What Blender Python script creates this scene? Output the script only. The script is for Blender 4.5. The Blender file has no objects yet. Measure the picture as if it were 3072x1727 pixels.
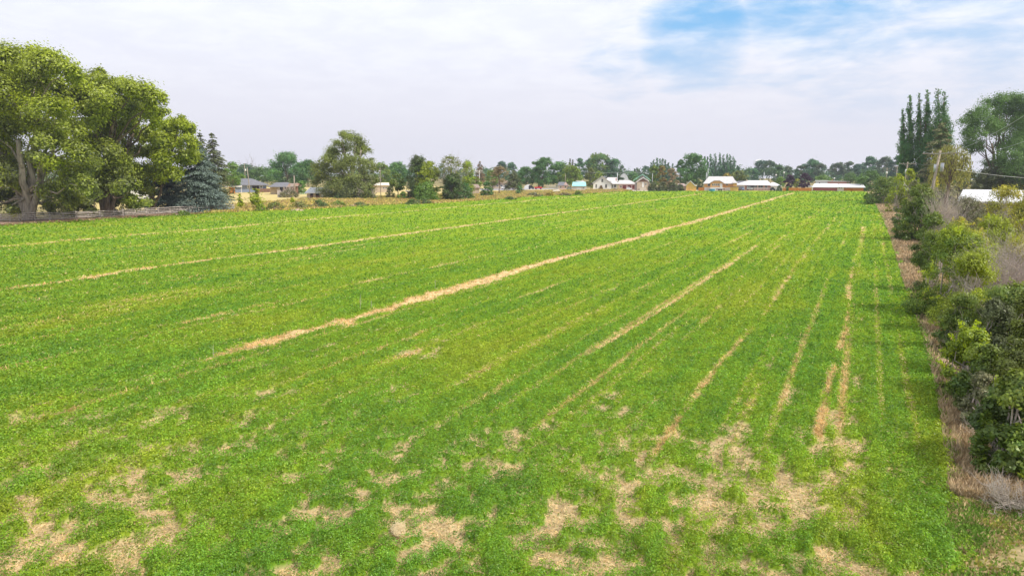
import bpy, math, random
import numpy as np
from mathutils import Vector, Matrix

# ------------------------------------------------------------------ view
F = 2048.0; CX = 1536.0; CY = 863.5; H = 8.5      # photo geometry, camera height in metres
PITCH = math.atan((CY - 512.0) / F)
YAW = math.atan((2617.0 - CX) / math.hypot(F, CY - 512.0))   # crop rows run along +Y
CO, SI = math.cos(YAW), math.sin(YAW)
CP, SP = math.cos(PITCH), math.sin(PITCH)

sc = bpy.context.scene
HAZE = True
cam = bpy.data.cameras.new("camera")
cam.sensor_width = 36.0
cam.lens = 36.0 * F / 3072.0
cam.clip_start = 0.1
cam.clip_end = 8000
camo = bpy.data.objects.new("camera", cam)
sc.collection.objects.link(camo)
camo.location = (0, 0, H)
camo.rotation_euler = (math.pi / 2 - PITCH, 0, YAW)
sc.camera = camo
sc.view_settings.view_transform = 'Standard'
sc.view_settings.look = 'None'
sc.view_settings.gamma = 1
sc.view_settings.exposure = 0.0

SUN_EL = math.radians(50)
SUN_VEC = Vector((CO * math.cos(SUN_EL) , SI * math.cos(SUN_EL), math.sin(SUN_EL)))
SUN_VEC = (Matrix.Rotation(math.radians(-32), 3, 'Z') @ SUN_VEC).normalized()
sun = bpy.data.lights.new("sun", 'SUN')
sun.energy = 3.6
sun.angle = math.radians(1.5)
sun.color = (1.0, 0.94, 0.84)
suno = bpy.data.objects.new("sun", sun)
sc.collection.objects.link(suno)
suno.rotation_euler = SUN_VEC.to_track_quat('Z', 'Y').to_euler()


def ray(px, py):
    x = (px - CX) / F; y = -(py - CY) / F
    fx, fy, fz = x, CP + y * SP, -SP + y * CP
    return fx * CO - fy * SI, fx * SI + fy * CO, fz, fy


# world: Nishita sky seen through a broken sheet of high cloud and summer smoke
w = bpy.data.worlds.new("World"); sc.world = w; w.use_nodes = True
nt = w.node_tree; nt.nodes.clear()
N = nt.nodes.new; L = nt.links.new
out = N('ShaderNodeOutputWorld'); bg = N('ShaderNodeBackground'); L(bg.outputs[0], out.inputs[0])
sky = N('ShaderNodeTexSky'); sky.sky_type = 'NISHITA'; sky.sun_disc = False
sky.sun_elevation = SUN_EL
sky.sun_rotation = math.atan2(SUN_VEC.x, SUN_VEC.y)
tc = N('ShaderNodeTexCoord')
sep = N('ShaderNodeSeparateXYZ'); L(tc.outputs['Generated'], sep.inputs[0])


def mth(op, a, b=None, c=None, clamp=False):
    n = N('ShaderNodeMath'); n.operation = op; n.use_clamp = clamp
    for i, v in enumerate((a, b, c)):
        if v is None: continue
        if isinstance(v, (int, float)): n.inputs[i].default_value = v
        else: L(v, n.inputs[i])
    return n.outputs[0]


def mixc(f, a, b, typ='MIX'):
    n = N('ShaderNodeMix'); n.data_type = 'RGBA'; n.blend_type = typ
    for s, v in ((n.inputs[0], f), (n.inputs[6], a), (n.inputs[7], b)):
        if isinstance(v, (int, float)): s.default_value = v
        elif isinstance(v, tuple): s.default_value = v + (1.0,)
        else: L(v, s)
    return n.outputs[2]


def smooth(x, a, b):
    n = N('ShaderNodeMapRange'); n.interpolation_type = 'SMOOTHSTEP'
    n.inputs[1].default_value = a; n.inputs[2].default_value = b
    L(x, n.inputs[0]); return n.outputs[0]


zc = mth('MAXIMUM', sep.outputs[2], 0.0)
den = mth('ADD', zc, 0.16)
comb = N('ShaderNodeCombineXYZ')
L(mth('DIVIDE', sep.outputs[0], den), comb.inputs[0]); L(mth('DIVIDE', sep.outputs[1], den), comb.inputs[1])


def noise(vec, scale, detail, rough=0.5, dist=0.0):
    n = N('ShaderNodeTexNoise'); n.inputs['Scale'].default_value = scale
    n.inputs['Detail'].default_value = detail; n.inputs['Roughness'].default_value = rough
    n.inputs['Distortion'].default_value = dist
    L(vec, n.inputs['Vector']); return n.outputs[0]


n1 = noise(comb.outputs[0], 1.3, 8, 0.58, 0.6)
n2 = noise(comb.outputs[0], 4.0, 7, 0.6, 0.2)
# directions that are open blue in the photograph
blue_in = None
for (px, py, lo, hi, st) in ((2460, -40, 0.984, 0.9998, 0.8), (2090, 105, 0.993, 0.99995, 0.9), (1840, 170, 0.993, 0.9999, 0.5), (2750, 120, 0.93, 0.9995, 0.62)):
    d = Vector(ray(px, py)[:3]).normalized()
    vd = N('ShaderNodeVectorMath'); vd.operation = 'DOT_PRODUCT'
    L(tc.outputs['Generated'], vd.inputs[0]); vd.inputs[1].default_value = d
    s = mth('MULTIPLY', smooth(vd.outputs['Value'], lo, hi), st)
    blue_in = s if blue_in is None else mth('MAXIMUM', blue_in, s)
cl = mth('ADD', mth('MULTIPLY', n1, 0.6), mth('MULTIPLY', n2, 0.4))
cover = smooth(mth('SUBTRACT', mth('ADD', cl, 0.30), mth('MULTIPLY', blue_in, 0.52)), 0.26, 0.60)
wisp = smooth(n2, 0.35, 0.7)
haz = smooth(zc, 0.24, 0.02)
blue = mixc(1.0, sky.outputs[0], (0.115, 0.115, 0.115), 'MULTIPLY')
blue = mixc(0.75, blue, (0.13, 0.46, 0.84))
bright = mixc(wisp, (0.75, 0.78, 0.87), (0.83, 0.86, 0.93))
c1 = mixc(cover, blue, bright)
c2 = mixc(haz, c1, (0.68, 0.675, 0.75))
L(c2, bg.inputs[0]); bg.inputs[1].default_value = 1.22

# ------------------------------------------------------------------ helpers
rng = np.random.default_rng(7)
rnd = random.Random(5)


def G(px, py):
    dx, dy, dz, fy = ray(px, py)
    t = H / -dz
    return dx * t, dy * t, fy * t


def A(px, py, v):
    dx, dy, dz, fy = ray(px, py)
    t = v / fy
    return Vector((dx * t, dy * t, H + dz * t))


def hsh(ix, iy, seed):
    n = (ix.astype(np.int64) * 374761393 + iy.astype(np.int64) * 668265263 + seed * 974711) & 0x7fffffff
    n = ((n ^ (n >> 13)) * 1274126177) & 0x7fffffff
    n = (n ^ (n >> 16)) & 0xffffff
    return n / float(0xffffff)


def vnoise(x, y, seed=0):
    ix = np.floor(x); iy = np.floor(y); fx = x - ix; fy = y - iy
    fx = fx * fx * (3 - 2 * fx); fy = fy * fy * (3 - 2 * fy)
    ix = ix.astype(np.int64); iy = iy.astype(np.int64)
    a = hsh(ix, iy, seed); b = hsh(ix + 1, iy, seed); c = hsh(ix, iy + 1, seed); d = hsh(ix + 1, iy + 1, seed)
    return (a * (1 - fx) + b * fx) * (1 - fy) + (c * (1 - fx) + d * fx) * fy


def fbm(x, y, seed=0, o=4):
    s = 0; a = 0.5; t = 0
    for i in range(o):
        s = s + a * vnoise(x * 2 ** i + 17.3 * i, y * 2 ** i - 9.1 * i, seed + i); t += a; a *= 0.5
    return (s / t - 0.5) / 0.17        # about unit variance


def worley(x, y, seed=0):
    ix = np.floor(x).astype(np.int64); iy = np.floor(y).astype(np.int64)
    best = np.full(x.shape, 9.0); rid = np.zeros(x.shape)
    for i in (-1, 0, 1):
        for j in (-1, 0, 1):
            cx = ix + i + 0.1 + 0.8 * hsh(ix + i, iy + j, seed); cy = iy + j + 0.1 + 0.8 * hsh(ix + i, iy + j, seed + 5)
            d = (cx - x) ** 2 + (cy - y) ** 2
            m = d < best
            best = np.where(m, d, best); rid = np.where(m, hsh(ix + i, iy + j, seed + 9), rid)
    return best, rid


def sstep(x, a, b):
    t = np.clip((x - a) / (b - a), 0, 1); return t * t * (3 - 2 * t)


def tag(o, label=None, cat=None, group=None, kind=None):
    if label: o['label'] = label
    if cat: o['category'] = cat
    if group: o['group'] = group
    if kind: o['kind'] = kind
    return o


def link(name, me, mat=None, parent=None, loc=None):
    o = bpy.data.objects.new(name, me); sc.collection.objects.link(o)
    if mat is not None and me is not None: me.materials.append(mat)
    if parent is not None: o.parent = parent
    if loc is not None: o.location = loc
    return o


def thing(name, label, cat, loc, rz=0.0, group=None):
    o = link(name, None); o.location = loc; o.rotation_euler = (0, 0, rz)
    o.empty_display_size = 0.2
    return tag(o, label, cat, group)


def quads_mesh(name, V, Q, C=None, smooth_=False):
    """V (n,3), Q (m,4 or 3), C per-vertex colour"""
    me = bpy.data.meshes.new(name)
    V = np.asarray(V, dtype=np.float32); Q = np.asarray(Q, dtype=np.int32)
    k = Q.shape[1]
    me.vertices.add(len(V)); me.vertices.foreach_set('co', V.ravel())
    me.loops.add(Q.size); me.loops.foreach_set('vertex_index', Q.ravel())
    me.polygons.add(len(Q))
    me.polygons.foreach_set('loop_start', np.arange(0, Q.size, k, dtype=np.int32))
    me.polygons.foreach_set('loop_total', np.full(len(Q), k, dtype=np.int32))
    if smooth_: me.polygons.foreach_set('use_smooth', np.ones(len(Q), dtype=bool))
    if C is not None:
        at = me.color_attributes.new('Col', 'FLOAT_COLOR', 'POINT')
        C4 = np.ones((len(V), 4), dtype=np.float32); C4[:, :3] = C
        at.data.foreach_set('color', C4.ravel())
    me.update()
    return me


def leaf_geo(P, Nrm, size, aspect, col, rg, axis=None):
    """one diamond leaf per point. axis: preferred long direction"""
    n = len(P)
    Nrm = Nrm / (np.linalg.norm(Nrm, axis=1, keepdims=True) + 1e-9)
    r = rg.normal(size=(n, 3)) if axis is None else axis + rg.normal(size=(n, 3)) * 0.25
    u = r - (r * Nrm).sum(1, keepdims=True) * Nrm
    u /= (np.linalg.norm(u, axis=1, keepdims=True) + 1e-9)
    v = np.cross(Nrm, u)
    s = np.asarray(size).reshape(-1, 1) * np.ones((n, 1)); b = s * aspect
    V = np.empty((n, 4, 3), dtype=np.float32)
    V[:, 0] = P - u * s; V[:, 1] = P - v * b + u * s * 0.1; V[:, 2] = P + u * s; V[:, 3] = P + v * b + u * s * 0.1
    C = np.repeat(col, 4, axis=0)
    return V.reshape(-1, 3), np.arange(4 * n).reshape(-1, 4), C


class Bag:
    def __init__(s): s.V = []; s.Q = []; s.C = []; s.n = 0
    def add(s, V, Q, C):
        s.V.append(V); s.Q.append(Q + s.n); s.C.append(C); s.n += len(V)
    def mesh(s, name): return quads_mesh(name, np.concatenate(s.V), np.concatenate(s.Q), np.concatenate(s.C))


class MB:
    """collects faces of any size into one mesh"""
    def __init__(s): s.v = []; s.f = []
    def add(s, v, f):
        k = len(s.v); s.v += [tuple(p) for p in v]; s.f += [tuple(i + k for i in g) for g in f]; return s
    def box(s, x0, x1, y0, y1, z0, z1):
        return s.add([(x0, y0, z0), (x1, y0, z0), (x1, y1, z0), (x0, y1, z0), (x0, y0, z1), (x1, y0, z1), (x1, y1, z1), (x0, y1, z1)],
                     [(0, 3, 2, 1), (4, 5, 6, 7), (0, 1, 5, 4), (1, 2, 6, 5), (2, 3, 7, 6), (3, 0, 4, 7)])
    def prism(s, poly, y0, y1):
        n = len(poly)
        return s.add([(x, y0, z) for x, z in poly] + [(x, y1, z) for x, z in poly],
                     [tuple(range(n))[::-1], tuple(range(n, 2 * n))] + [(i, (i + 1) % n, n + (i + 1) % n, n + i) for i in range(n)])
    def hip(s, x0, x1, y0, y1, z0, rx0, rx1, zr, th=0.15, ry0=None, ry1=None):
        ym = (y0 + y1) / 2; ry0 = ym if ry0 is None else ry0
        return s.add([(x0, y0, z0), (x1, y0, z0), (x1, y1, z0), (x0, y1, z0), (rx0, ry0, zr), (rx1, ry0, zr),
                      (x0, y0, z0 - th), (x1, y0, z0 - th), (x1, y1, z0 - th), (x0, y1, z0 - th)],
                     [(0, 1, 5, 4), (1, 2, 5), (2, 3, 4, 5), (3, 0, 4), (0, 6, 7, 1), (1, 7, 8, 2), (2, 8, 9, 3), (3, 9, 6, 0), (6, 9, 8, 7)])
    def tube(s, pts, rad, k=8):
        pts = [Vector(p) for p in pts]; base = len(s.v)
        for i, p in enumerate(pts):
            d = (pts[min(i + 1, len(pts) - 1)] - pts[max(i - 1, 0)]).normalized()
            u = d.cross(Vector((0.3, 0.9, 0.1))).normalized(); v = d.cross(u)
            for j in range(k):
                a = 2 * math.pi * j / k
                s.v.append(tuple(p + (u * math.cos(a) + v * math.sin(a)) * rad[i]))
        for i in range(len(pts) - 1):
            for j in range(k):
                s.f.append((base + i * k + j, base + i * k + (j + 1) % k, base + (i + 1) * k + (j + 1) % k, base + (i + 1) * k + j))
        s.f.append(tuple(base + j for j in range(k))[::-1]); s.f.append(tuple(base + (len(pts) - 1) * k + j for j in range(k)))
        return s
    def build(s, name, mat, parent=None, smooth_=False):
        me = bpy.data.meshes.new(name); me.from_pydata(s.v, [], s.f)
        if smooth_:
            for p in me.polygons: p.use_smooth = True
        return link(name, me, mat, parent)


# ------------------------------------------------------------------ materials
def newmat(name):
    m = bpy.data.materials.new(name); m.use_nodes = True
    t = m.node_tree; t.nodes.clear()
    o = t.nodes.new('ShaderNodeOutputMaterial')
    return m, t, o


def leafmat(name, trans=0.35, gloss=0.04, var=0.25, scale=3.0):
    m, t, o = newmat(name)
    at = t.nodes.new('ShaderNodeAttribute'); at.attribute_name = 'Col'
    tcn = t.nodes.new('ShaderNodeTexCoord')
    no = t.nodes.new('ShaderNodeTexNoise'); no.inputs['Scale'].default_value = scale; no.inputs['Detail'].default_value = 1
    t.links.new(tcn.outputs['Object'], no.inputs['Vector'])
    mr = t.nodes.new('ShaderNodeMapRange'); mr.inputs[1].default_value = 0.3; mr.inputs[2].default_value = 0.7
    mr.inputs[3].default_value = 1 - var; mr.inputs[4].default_value = 1 + var
    t.links.new(no.outputs[0], mr.inputs[0])
    mx = t.nodes.new('ShaderNodeVectorMath'); mx.operation = 'SCALE'
    t.links.new(at.outputs['Color'], mx.inputs[0]); t.links.new(mr.outputs[0], mx.inputs['Scale'])
    df = t.nodes.new('ShaderNodeBsdfDiffuse'); tr = t.nodes.new('ShaderNodeBsdfTranslucent')
    t.links.new(mx.outputs[0], df.inputs[0]); t.links.new(mx.outputs[0], tr.inputs[0])
    ms = t.nodes.new('ShaderNodeMixShader'); ms.inputs[0].default_value = trans
    t.links.new(df.outputs[0], ms.inputs[1]); t.links.new(tr.outputs[0], ms.inputs[2])
    if gloss > 0:
        gl = t.nodes.new('ShaderNodeBsdfGlossy'); gl.inputs['Roughness'].default_value = 0.45
        m2 = t.nodes.new('ShaderNodeMixShader'); m2.inputs[0].default_value = gloss
        t.links.new(ms.outputs[0], m2.inputs[1]); t.links.new(gl.outputs[0], m2.inputs[2])
        t.links.new(m2.outputs[0], o.inputs[0])
    else:
        t.links.new(ms.outputs[0], o.inputs[0])
    return m


def surf(name, col, rough=0.8, var=0.15, scale=2.0, col2=None, stretch=(1, 1, 1), metal=0.0, bump=0.0, spec=0.3, coat=0.0):
    m, t, o = newmat(name)
    tcn = t.nodes.new('ShaderNodeTexCoord'); mp = t.nodes.new('ShaderNodeMapping')
    mp.inputs['Scale'].default_value = stretch
    t.links.new(tcn.outputs['Object'], mp.inputs[0])
    no = t.nodes.new('ShaderNodeTexNoise'); no.inputs['Scale'].default_value = scale; no.inputs['Detail'].default_value = 5
    t.links.new(mp.outputs[0], no.inputs['Vector'])
    rp = t.nodes.new('ShaderNodeValToRGB')
    c2 = col2 or tuple(min(1, c * (1 + var)) for c in col); c1 = col if col2 else tuple(c * (1 - var) for c in col)
    rp.color_ramp.elements[0].position = 0.33; rp.color_ramp.elements[1].position = 0.67
    rp.color_ramp.elements[0].color = c1 + (1,); rp.color_ramp.elements[1].color = c2 + (1,)
    t.links.new(no.outputs[0], rp.inputs[0])
    b = t.nodes.new('ShaderNodeBsdfPrincipled')
    b.inputs['Roughness'].default_value = rough; b.inputs['Metallic'].default_value = metal
    b.inputs['Specular IOR Level'].default_value = spec
    b.inputs['Coat Weight'].default_value = coat
    t.links.new(rp.outputs[0], b.inputs['Base Color'])
    if bump:
        bp = t.nodes.new('ShaderNodeBump'); bp.inputs['Strength'].default_value = bump; bp.inputs['Distance'].default_value = 0.05
        t.links.new(no.outputs[0], bp.inputs['Height']); t.links.new(bp.outputs[0], b.inputs['Normal'])
    t.links.new(b.outputs[0], o.inputs[0])
    return m


LEAF = leafmat('foliage')
NEEDLE = leafmat('needles', 0.15, 0.03, 0.3, 2.0)
CROP = leafmat('crop_leaf', 0.4, 0.03, 0.2, 1.2)
STRAW = leafmat('dry_straw', 0.25, 0.02, 0.2, 2.0)
BARK = surf('bark', (0.17, 0.13, 0.09), 0.95, 0.4, 3, stretch=(1, 1, 0.2), bump=0.6)
BARKG = surf('grey_bark', (0.30, 0.26, 0.21), 0.95, 0.4, 3, stretch=(1, 1, 0.2), bump=0.5)
TWIG = surf('bare_twig', (0.46, 0.39, 0.35), 0.9, 0.25, 6)
POLEM = surf('weathered_pole', (0.34, 0.29, 0.23), 0.9, 0.25, 4, stretch=(1, 1, 0.1))
RAILM = surf('weathered_rail', (0.48, 0.43, 0.38), 0.9, 0.35, 3)
WHITE = surf('white_paint', (0.80, 0.79, 0.76), 0.6, 0.05, 1.5)
OFFW = surf('cream_siding', (0.72, 0.66, 0.55), 0.7, 0.06, 1.0, stretch=(1, 1, 8))
WROOF = surf('white_metal_roof', (0.70, 0.70, 0.71), 0.45, 0.07, 0.8, stretch=(6, 1, 1))
GROOF = surf('grey_shingle', (0.19, 0.19, 0.21), 0.9, 0.18, 3)
LROOF = surf('pale_grey_shingle', (0.58, 0.56, 0.55), 0.9, 0.10, 2)
BROOF = surf('brown_shingle', (0.33, 0.25, 0.21), 0.9, 0.2, 3)
RUST = surf('rusty_metal', (0.42, 0.40, 0.40), 0.7, 0.2, 0.9, col2=(0.42, 0.22, 0.15))
TIN = surf('galvanised_tin', (0.66, 0.68, 0.72), 0.45, 0.12, 0.7, metal=0.3)
GREENR = surf('mint_green_roof', (0.33, 0.62, 0.47), 0.6, 0.08, 1)
TURQ = surf('turquoise_roof', (0.36, 0.72, 0.74), 0.6, 0.06, 1)
BLUEW = surf('blue_grey_siding', (0.25, 0.30, 0.42), 0.8, 0.08, 1, stretch=(1, 1, 8))
YELW = surf('yellow_siding', (0.80, 0.50, 0.16), 0.75, 0.07, 0.8, stretch=(1, 1, 6))
ORW = surf('ochre_siding', (0.72, 0.40, 0.15), 0.75, 0.1, 0.8, stretch=(1, 1, 6))
BRICK = surf('pink_brick', (0.48, 0.24, 0.19), 0.85, 0.18, 5)
RBRICK = surf('red_brick', (0.40, 0.14, 0.12), 0.85, 0.2, 5)
DRED = surf('dark_red_door', (0.20, 0.05, 0.05), 0.6, 0.1, 2)
TANW = surf('tan_wall', (0.55, 0.45, 0.34), 0.8, 0.1, 1)
GREYW = surf('grey_stone_wall', (0.42, 0.36, 0.33), 0.85, 0.15, 3)
PINKW = surf('pale_pink_wall', (0.62, 0.45, 0.42), 0.8, 0.1, 1)
CEDAR = surf('orange_cedar_board', (0.62, 0.24, 0.06), 0.8, 0.25, 2, stretch=(8, 1, 0.5))
BROWNB = surf('brown_board', (0.24, 0.14, 0.10), 0.85, 0.3, 2, stretch=(6, 1, 0.5))
DARK = surf('dark_trim_and_shade', (0.04, 0.035, 0.035), 0.8, 0.2, 2)
GLASS = surf('window_glass', (0.03, 0.035, 0.045), 0.12, 0.1, 1, spec=0.6)
RUBBER = surf('tyre_rubber', (0.02, 0.02, 0.02), 0.9, 0.1, 3)
STEEL = surf('grey_steel', (0.55, 0.56, 0.58), 0.4, 0.08, 2, metal=0.4)
TARP = surf('blue_tarp', (0.05, 0.26, 0.42), 0.6, 0.1, 2)
STONE = surf('pale_boulder', (0.60, 0.54, 0.44), 0.9, 0.15, 3, bump=0.5)
ORANGE = surf('orange_flag', (0.85, 0.14, 0.03), 0.7, 0.1, 2)
PANEL = surf('grey_sheet_metal', (0.52, 0.47, 0.46), 0.6, 0.2, 1.2)

# ------------------------------------------------------------------ the ground and the crop
LX = np.array([-119.0, -118.5, -117.0, -116.7, -110.7, -107.2, -100.3, -97.8, -92.7, -88.9])
LY = np.array([0.0, 57.6, 87.1, 99.3, 112.0, 136.8, 150.2, 203.2, 242.9, 277.9])


def left_edge(y): return np.interp(y, LY, LX)
def far_edge(x): return np.interp(x, [-120, -88.9, -64.2, -3.2, 10], [262, 277.9, 296.1, 322.5, 326])
def right_edge(y): return np.interp(y, [0, 14, 17, 20.7, 26.8, 32, 37, 50, 100, 145, 212, 320], [1.6, 1.9, 2.3, 2.8, 3.05, 3.2, 3.3, 3.05, 3.0, 2.6, 1.4, -2.0])


K = 1.1925
# bare spots and straw patches read off the ground (display pixel x, y, half width, half height, strength)
SPOTS = [(300, 1262, 140, 20, 1.5), (410, 1300, 60, 22, 1.3), (1580, 1300, 60, 40, 1.2), (1490, 1195, 55, 22, 1.0), (1560, 1250, 60, 30, .8), (1850, 1160, 60, 30, .8),
         (2130, 1330, 60, 28, 1.2), (2080, 1400, 60, 35, 1), (205, 990, 35, 7, 1.4), (1020, 1122, 40, 15, 1.2), (160, 1325, 110, 14, 1.3), (90, 1295, 90, 12, 1),
         (1700, 1190, 60, 20, .6), (720, 1065, 45, 14, 1.2), (1180, 1160, 70, 12, .8), (1330, 1190, 80, 14, .8), (240, 705, 14, 3.5, 1.6), (690, 755, 50, 5, .9),
         (730, 985, 12, 5, .7), (1430, 1190, 50, 20, .9), (440, 1340, 60, 18, .8), (100, 1190, 40, 14, .9), (1960, 1180, 30, 30, .7), (2180, 1275, 40, 18, .8),
         (1880, 1080, 22, 22, .8), (1660, 1090, 25, 20, .7), (1100, 990, 20, 6, .8), (60, 1380, 60, 20, .9), (330, 1395, 60, 20, .8), (1740, 1400, 70, 30, .7), (620, 1400, 60, 25, .5)]
SPW = []
for (a, b, c, d, s) in SPOTS:
    x, y, v = G(a * K, b * K); x2, y2, _ = G(a * K, (b - d) * K)
    SPW.append((x, y, c * K * v / F, math.hypot(x2 - x, y2 - y), s))
# (x position of the straw line, amplitude of wander, half width, strength, y from, y to)
BANDS = [(-25.75, 0.35, 0.60, 1.0, 20.5, 290), (-55.0, 0.6, 0.46, 1.0, 10, 275), (-85.5, 0.9, 0.55, 0.95, 20, 265),
         (-0.75, 0.16, 0.12, 0.68, 22, 150), (-5.2, 0.18, 0.13, 0.5, 16, 190), (-10.9, 0.12, 0.12, 0.95, 29, 95),
         (-3.3, 0.2, 0.13, 0.4, 14, 40), (-7.6, 0.2, 0.14, 0.4, 16, 60), (-14.0, 0.3, 0.14, 0.32, 20, 80),
         (-18.5, 0.3, 0.2, 0.34, 18, 60), (-34.0, 0.6, 0.4, 0.42, 22, 75), (-42.0, 0.7, 0.5, 0.42, 24, 50)]


def field_fn(x, y):
    """returns inside mask, plant cover 0-1, straw 0-1, canopy height, hue mix"""
    wob = vnoise(y / 9.0, y * 0, 3) * 2 - 1
    e = (fbm(x / 3, y / 3, 40, 2) * 0.18)
    inside = ((x > left_edge(y) + e * 3) & (x < right_edge(y) + e * 0.8 + 0.16 * fbm(x * 1.8, y * 1.8, 43, 2)) & (y < far_edge(x) + e * 2)).astype(float)
    d = np.hypot(x, y)
    fwd = -x * SI + y * CO
    n1 = fbm(x / 1.05, y / 1.15, 11, 4); n2 = fbm(x / 0.45, y / 1.5, 23, 3); n3 = fbm(x / 9, y / 22, 31, 3)
    q = np.interp(fwd, [11, 17, 21, 25, 32, 60, 300], [-0.22, -0.30, -0.58, -1.08, -1.75, -2.5, -3.4])
    q = q + 0.18 * (sstep(x, -12, -2) - 0.3) * sstep(fwd, 60, 14)
    val = n1 * 0.68 + n2 * 0.40 + n3 * 0.30 + 0.45 * sstep(fwd, 18, 34) * fbm(x / 0.5, y / 9.0, 78, 3) + 0.35 * sstep(fwd, 34, 18) * fbm(x / 0.4, y / 0.5, 99, 3)
    q = q - 1.3 * sstep(x, 0.1, 1.2) * sstep(fwd, 11, 15)
    row = fbm(x / 0.36, y / 16.0, 77, 3)
    wx = 0.20 * fbm(x / 0.3, y / 0.3, 14, 2); wy = 0.20 * fbm(x / 0.3, y / 0.3, 15, 2)
    f, rid = worley(x / 0.55 + wx, y / 0.55 + wy, 7)
    dome = np.clip(1.0 - f * 1.5, 0, 1)
    wn = sstep(fwd, 34, 20)
    val = val * (1 - 0.45 * wn) + wn * (1.7 * (dome - 0.74) + 1.5 * (rid - 0.5))
    straw = np.zeros_like(x)
    for k, (bx, amp, hw, st, y0, y1) in enumerate(BANDS):
        xc = bx + amp * (vnoise(y / 14.0, y * 0 + k, 60 + k) * 2 - 1) + 0.25 * amp * (vnoise(y / 3.0, y * 0 + k, 70 + k) * 2 - 1)
        brk = fbm(y / 3.0, y * 0 + k * 3.3, 80 + k, 3) * 0.5 + 0.5
        wv = hw * (0.45 + 0.95 * vnoise(y / 1.3, y * 0, 90 + k)) * (0.75 + 0.5 * vnoise(y / 9.0, y * 0, 96 + k)) + 0.06
        if k == 0: xc = xc + 0.22 * (vnoise(y * 1.3, x * 0.8, 101) * 2 - 1)
        g = np.exp(-((x - xc) / wv) ** 2 * 1.1) * (0.62 + 0.75 * vnoise(x * 2.3, y * 1.7, 103)) * sstep(y, y0 - 3, y0 + 4) * sstep(y, y1 + 5, y1 - 25)
        amt = st * np.clip(0.9 + 0.4 * brk, 0, 1.15) if k < 3 else st * np.clip(brk + (0.6 if st > .8 else 0.15), 0, 1.1)
        straw = np.maximum(straw, g * amt)
    # faint drill lines and old wheel tracks, every metre and a half or so
    lx = x + 0.12 * (vnoise(y / 11.0, y * 0, 120) * 2 - 1); ci = np.floor(lx / 1.5)
    hc = hsh(ci, ci * 0, 121); cxl = (ci + 0.2 + 0.6 * hsh(ci, ci * 0, 122)) * 1.5
    gl = np.exp(-((lx - cxl) / (0.10 + 0.05 * hc + 0.0006 * fwd)) ** 2)
    al = (0.16 + 0.30 * hc) * np.clip(0.7 + 0.45 * fbm(y / 15.0, ci * 3.1, 123, 3), 0, 1.2) * sstep(fwd, 15, 26) * sstep(fwd, 230, 90)
    straw = np.maximum(straw, gl * al)
    bare = np.zeros_like(x)
    # each patch is an ellipse across the view
    for (sx, sy, ra, rb, s) in SPW:
        ra, rb, s = ra * .72, rb * .72, s * .58
        m = (np.abs(x - sx) < 3.2 * (ra + rb)) & (np.abs(y - sy) < 3.2 * (ra + rb))
        if not m.any(): continue
        dx = x[m] - sx; dy = y[m] - sy
        u = dx * CO + dy * SI; v = -dx * SI + dy * CO
        bare[m] += s * 1.5 * np.exp(-((u / ra) ** 2 + (v / max(rb, 0.25)) ** 2))
    cover = 1 / (1 + np.exp(-(val - q - bare * (1.0 + 0.35 * n2)) * (2.9 + 0.7 * wn)))
    cover = cover * (1 - np.clip(straw * 1.15, 0, 1))
    fine = vnoise(x * 9, y * 9, 5)
    gap = sstep(fbm(x / 0.8, y / 0.8, 57, 3), 1.0, -0.2)
    h = 0.03 + cover * (0.08 + 0.22 * dome * (0.65 + 0.7 * rid) + 0.05 * fine + 0.04 * np.clip(n1, -1, 1))
    h = 0.03 + (h - 0.03) * (0.25 + 0.75 * sstep(right_edge(y) + e - x, -0.1, 0.45))
    h = h + np.clip(straw - 0.25, 0, 1) * (0.10 + 0.28 * (np.abs(x + 25.75) < 2.5)) * (0.4 + vnoise(x * 2.1, y * 1.1, 45) * 1.0)
    hue = np.clip(0.48 + 0.18 * fbm(x / 5, y / 9, 51, 3) + 0.10 * row + 0.08 * fbm(x / 1.4, y / 60.0, 79, 2) + 0.06 * sstep(fwd, 60, 200) + 0.08 * n2 + 0.15 * (1 - cover) * (cover > .1) + 0.25 * (straw > 0.12) + 0.2 * (rid - 0.5), 0, 1)
    return inside, cover, straw, h, hue, rid


# base terrain sheet (to the horizon)
gm, gt, go = newmat('dry_ground')
tcn = gt.nodes.new('ShaderNodeTexCoord')
def gnoise(scale, det, vec=None):
    n = gt.nodes.new('ShaderNodeTexNoise'); n.inputs['Scale'].default_value = scale; n.inputs['Detail'].default_value = det
    gt.links.new(tcn.outputs['Object'], n.inputs['Vector']); return n.outputs[0]
def gramp(f, stops):
    r = gt.nodes.new('ShaderNodeValToRGB'); el = r.color_ramp.elements
    while len(el) < len(stops): el.new(0.5)
    for e_, (p, c) in zip(el, stops): e_.position = p; e_.color = c + (1,)
    gt.links.new(f, r.inputs[0]); return r.outputs[0]
ga = gramp(gnoise(0.12, 6), [(0.35, (0.26, 0.21, 0.10)), (0.5, (0.22, 0.22, 0.08)), (0.66, (0.16, 0.20, 0.06))])
gb = gramp(gnoise(9.0, 6), [(0.3, (0.22, 0.15, 0.09)), (0.7, (0.62, 0.46, 0.28))])
gmx = gt.nodes.new('ShaderNodeMix'); gmx.data_type = 'RGBA'; gmx.inputs[0].default_value = 0.4
gt.links.new(ga, gmx.inputs[6]); gt.links.new(gb, gmx.inputs[7])
gd = gt.nodes.new('ShaderNodeBsdfDiffuse'); gt.links.new(gmx.outputs[2], gd.inputs[0])
gt.links.new(gd.outputs[0], go.inputs[0])
S_ = 800
gp = []
for i in range(31):
    for j in range(31):
        gp.append((-S_ + i * 1600 / 30, -S_ + j * 1600 / 30, 0))
gq = [(i * 31 + j, (i + 1) * 31 + j, (i + 1) * 31 + j + 1, i * 31 + j + 1) for i in range(30) for j in range(30)]
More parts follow.
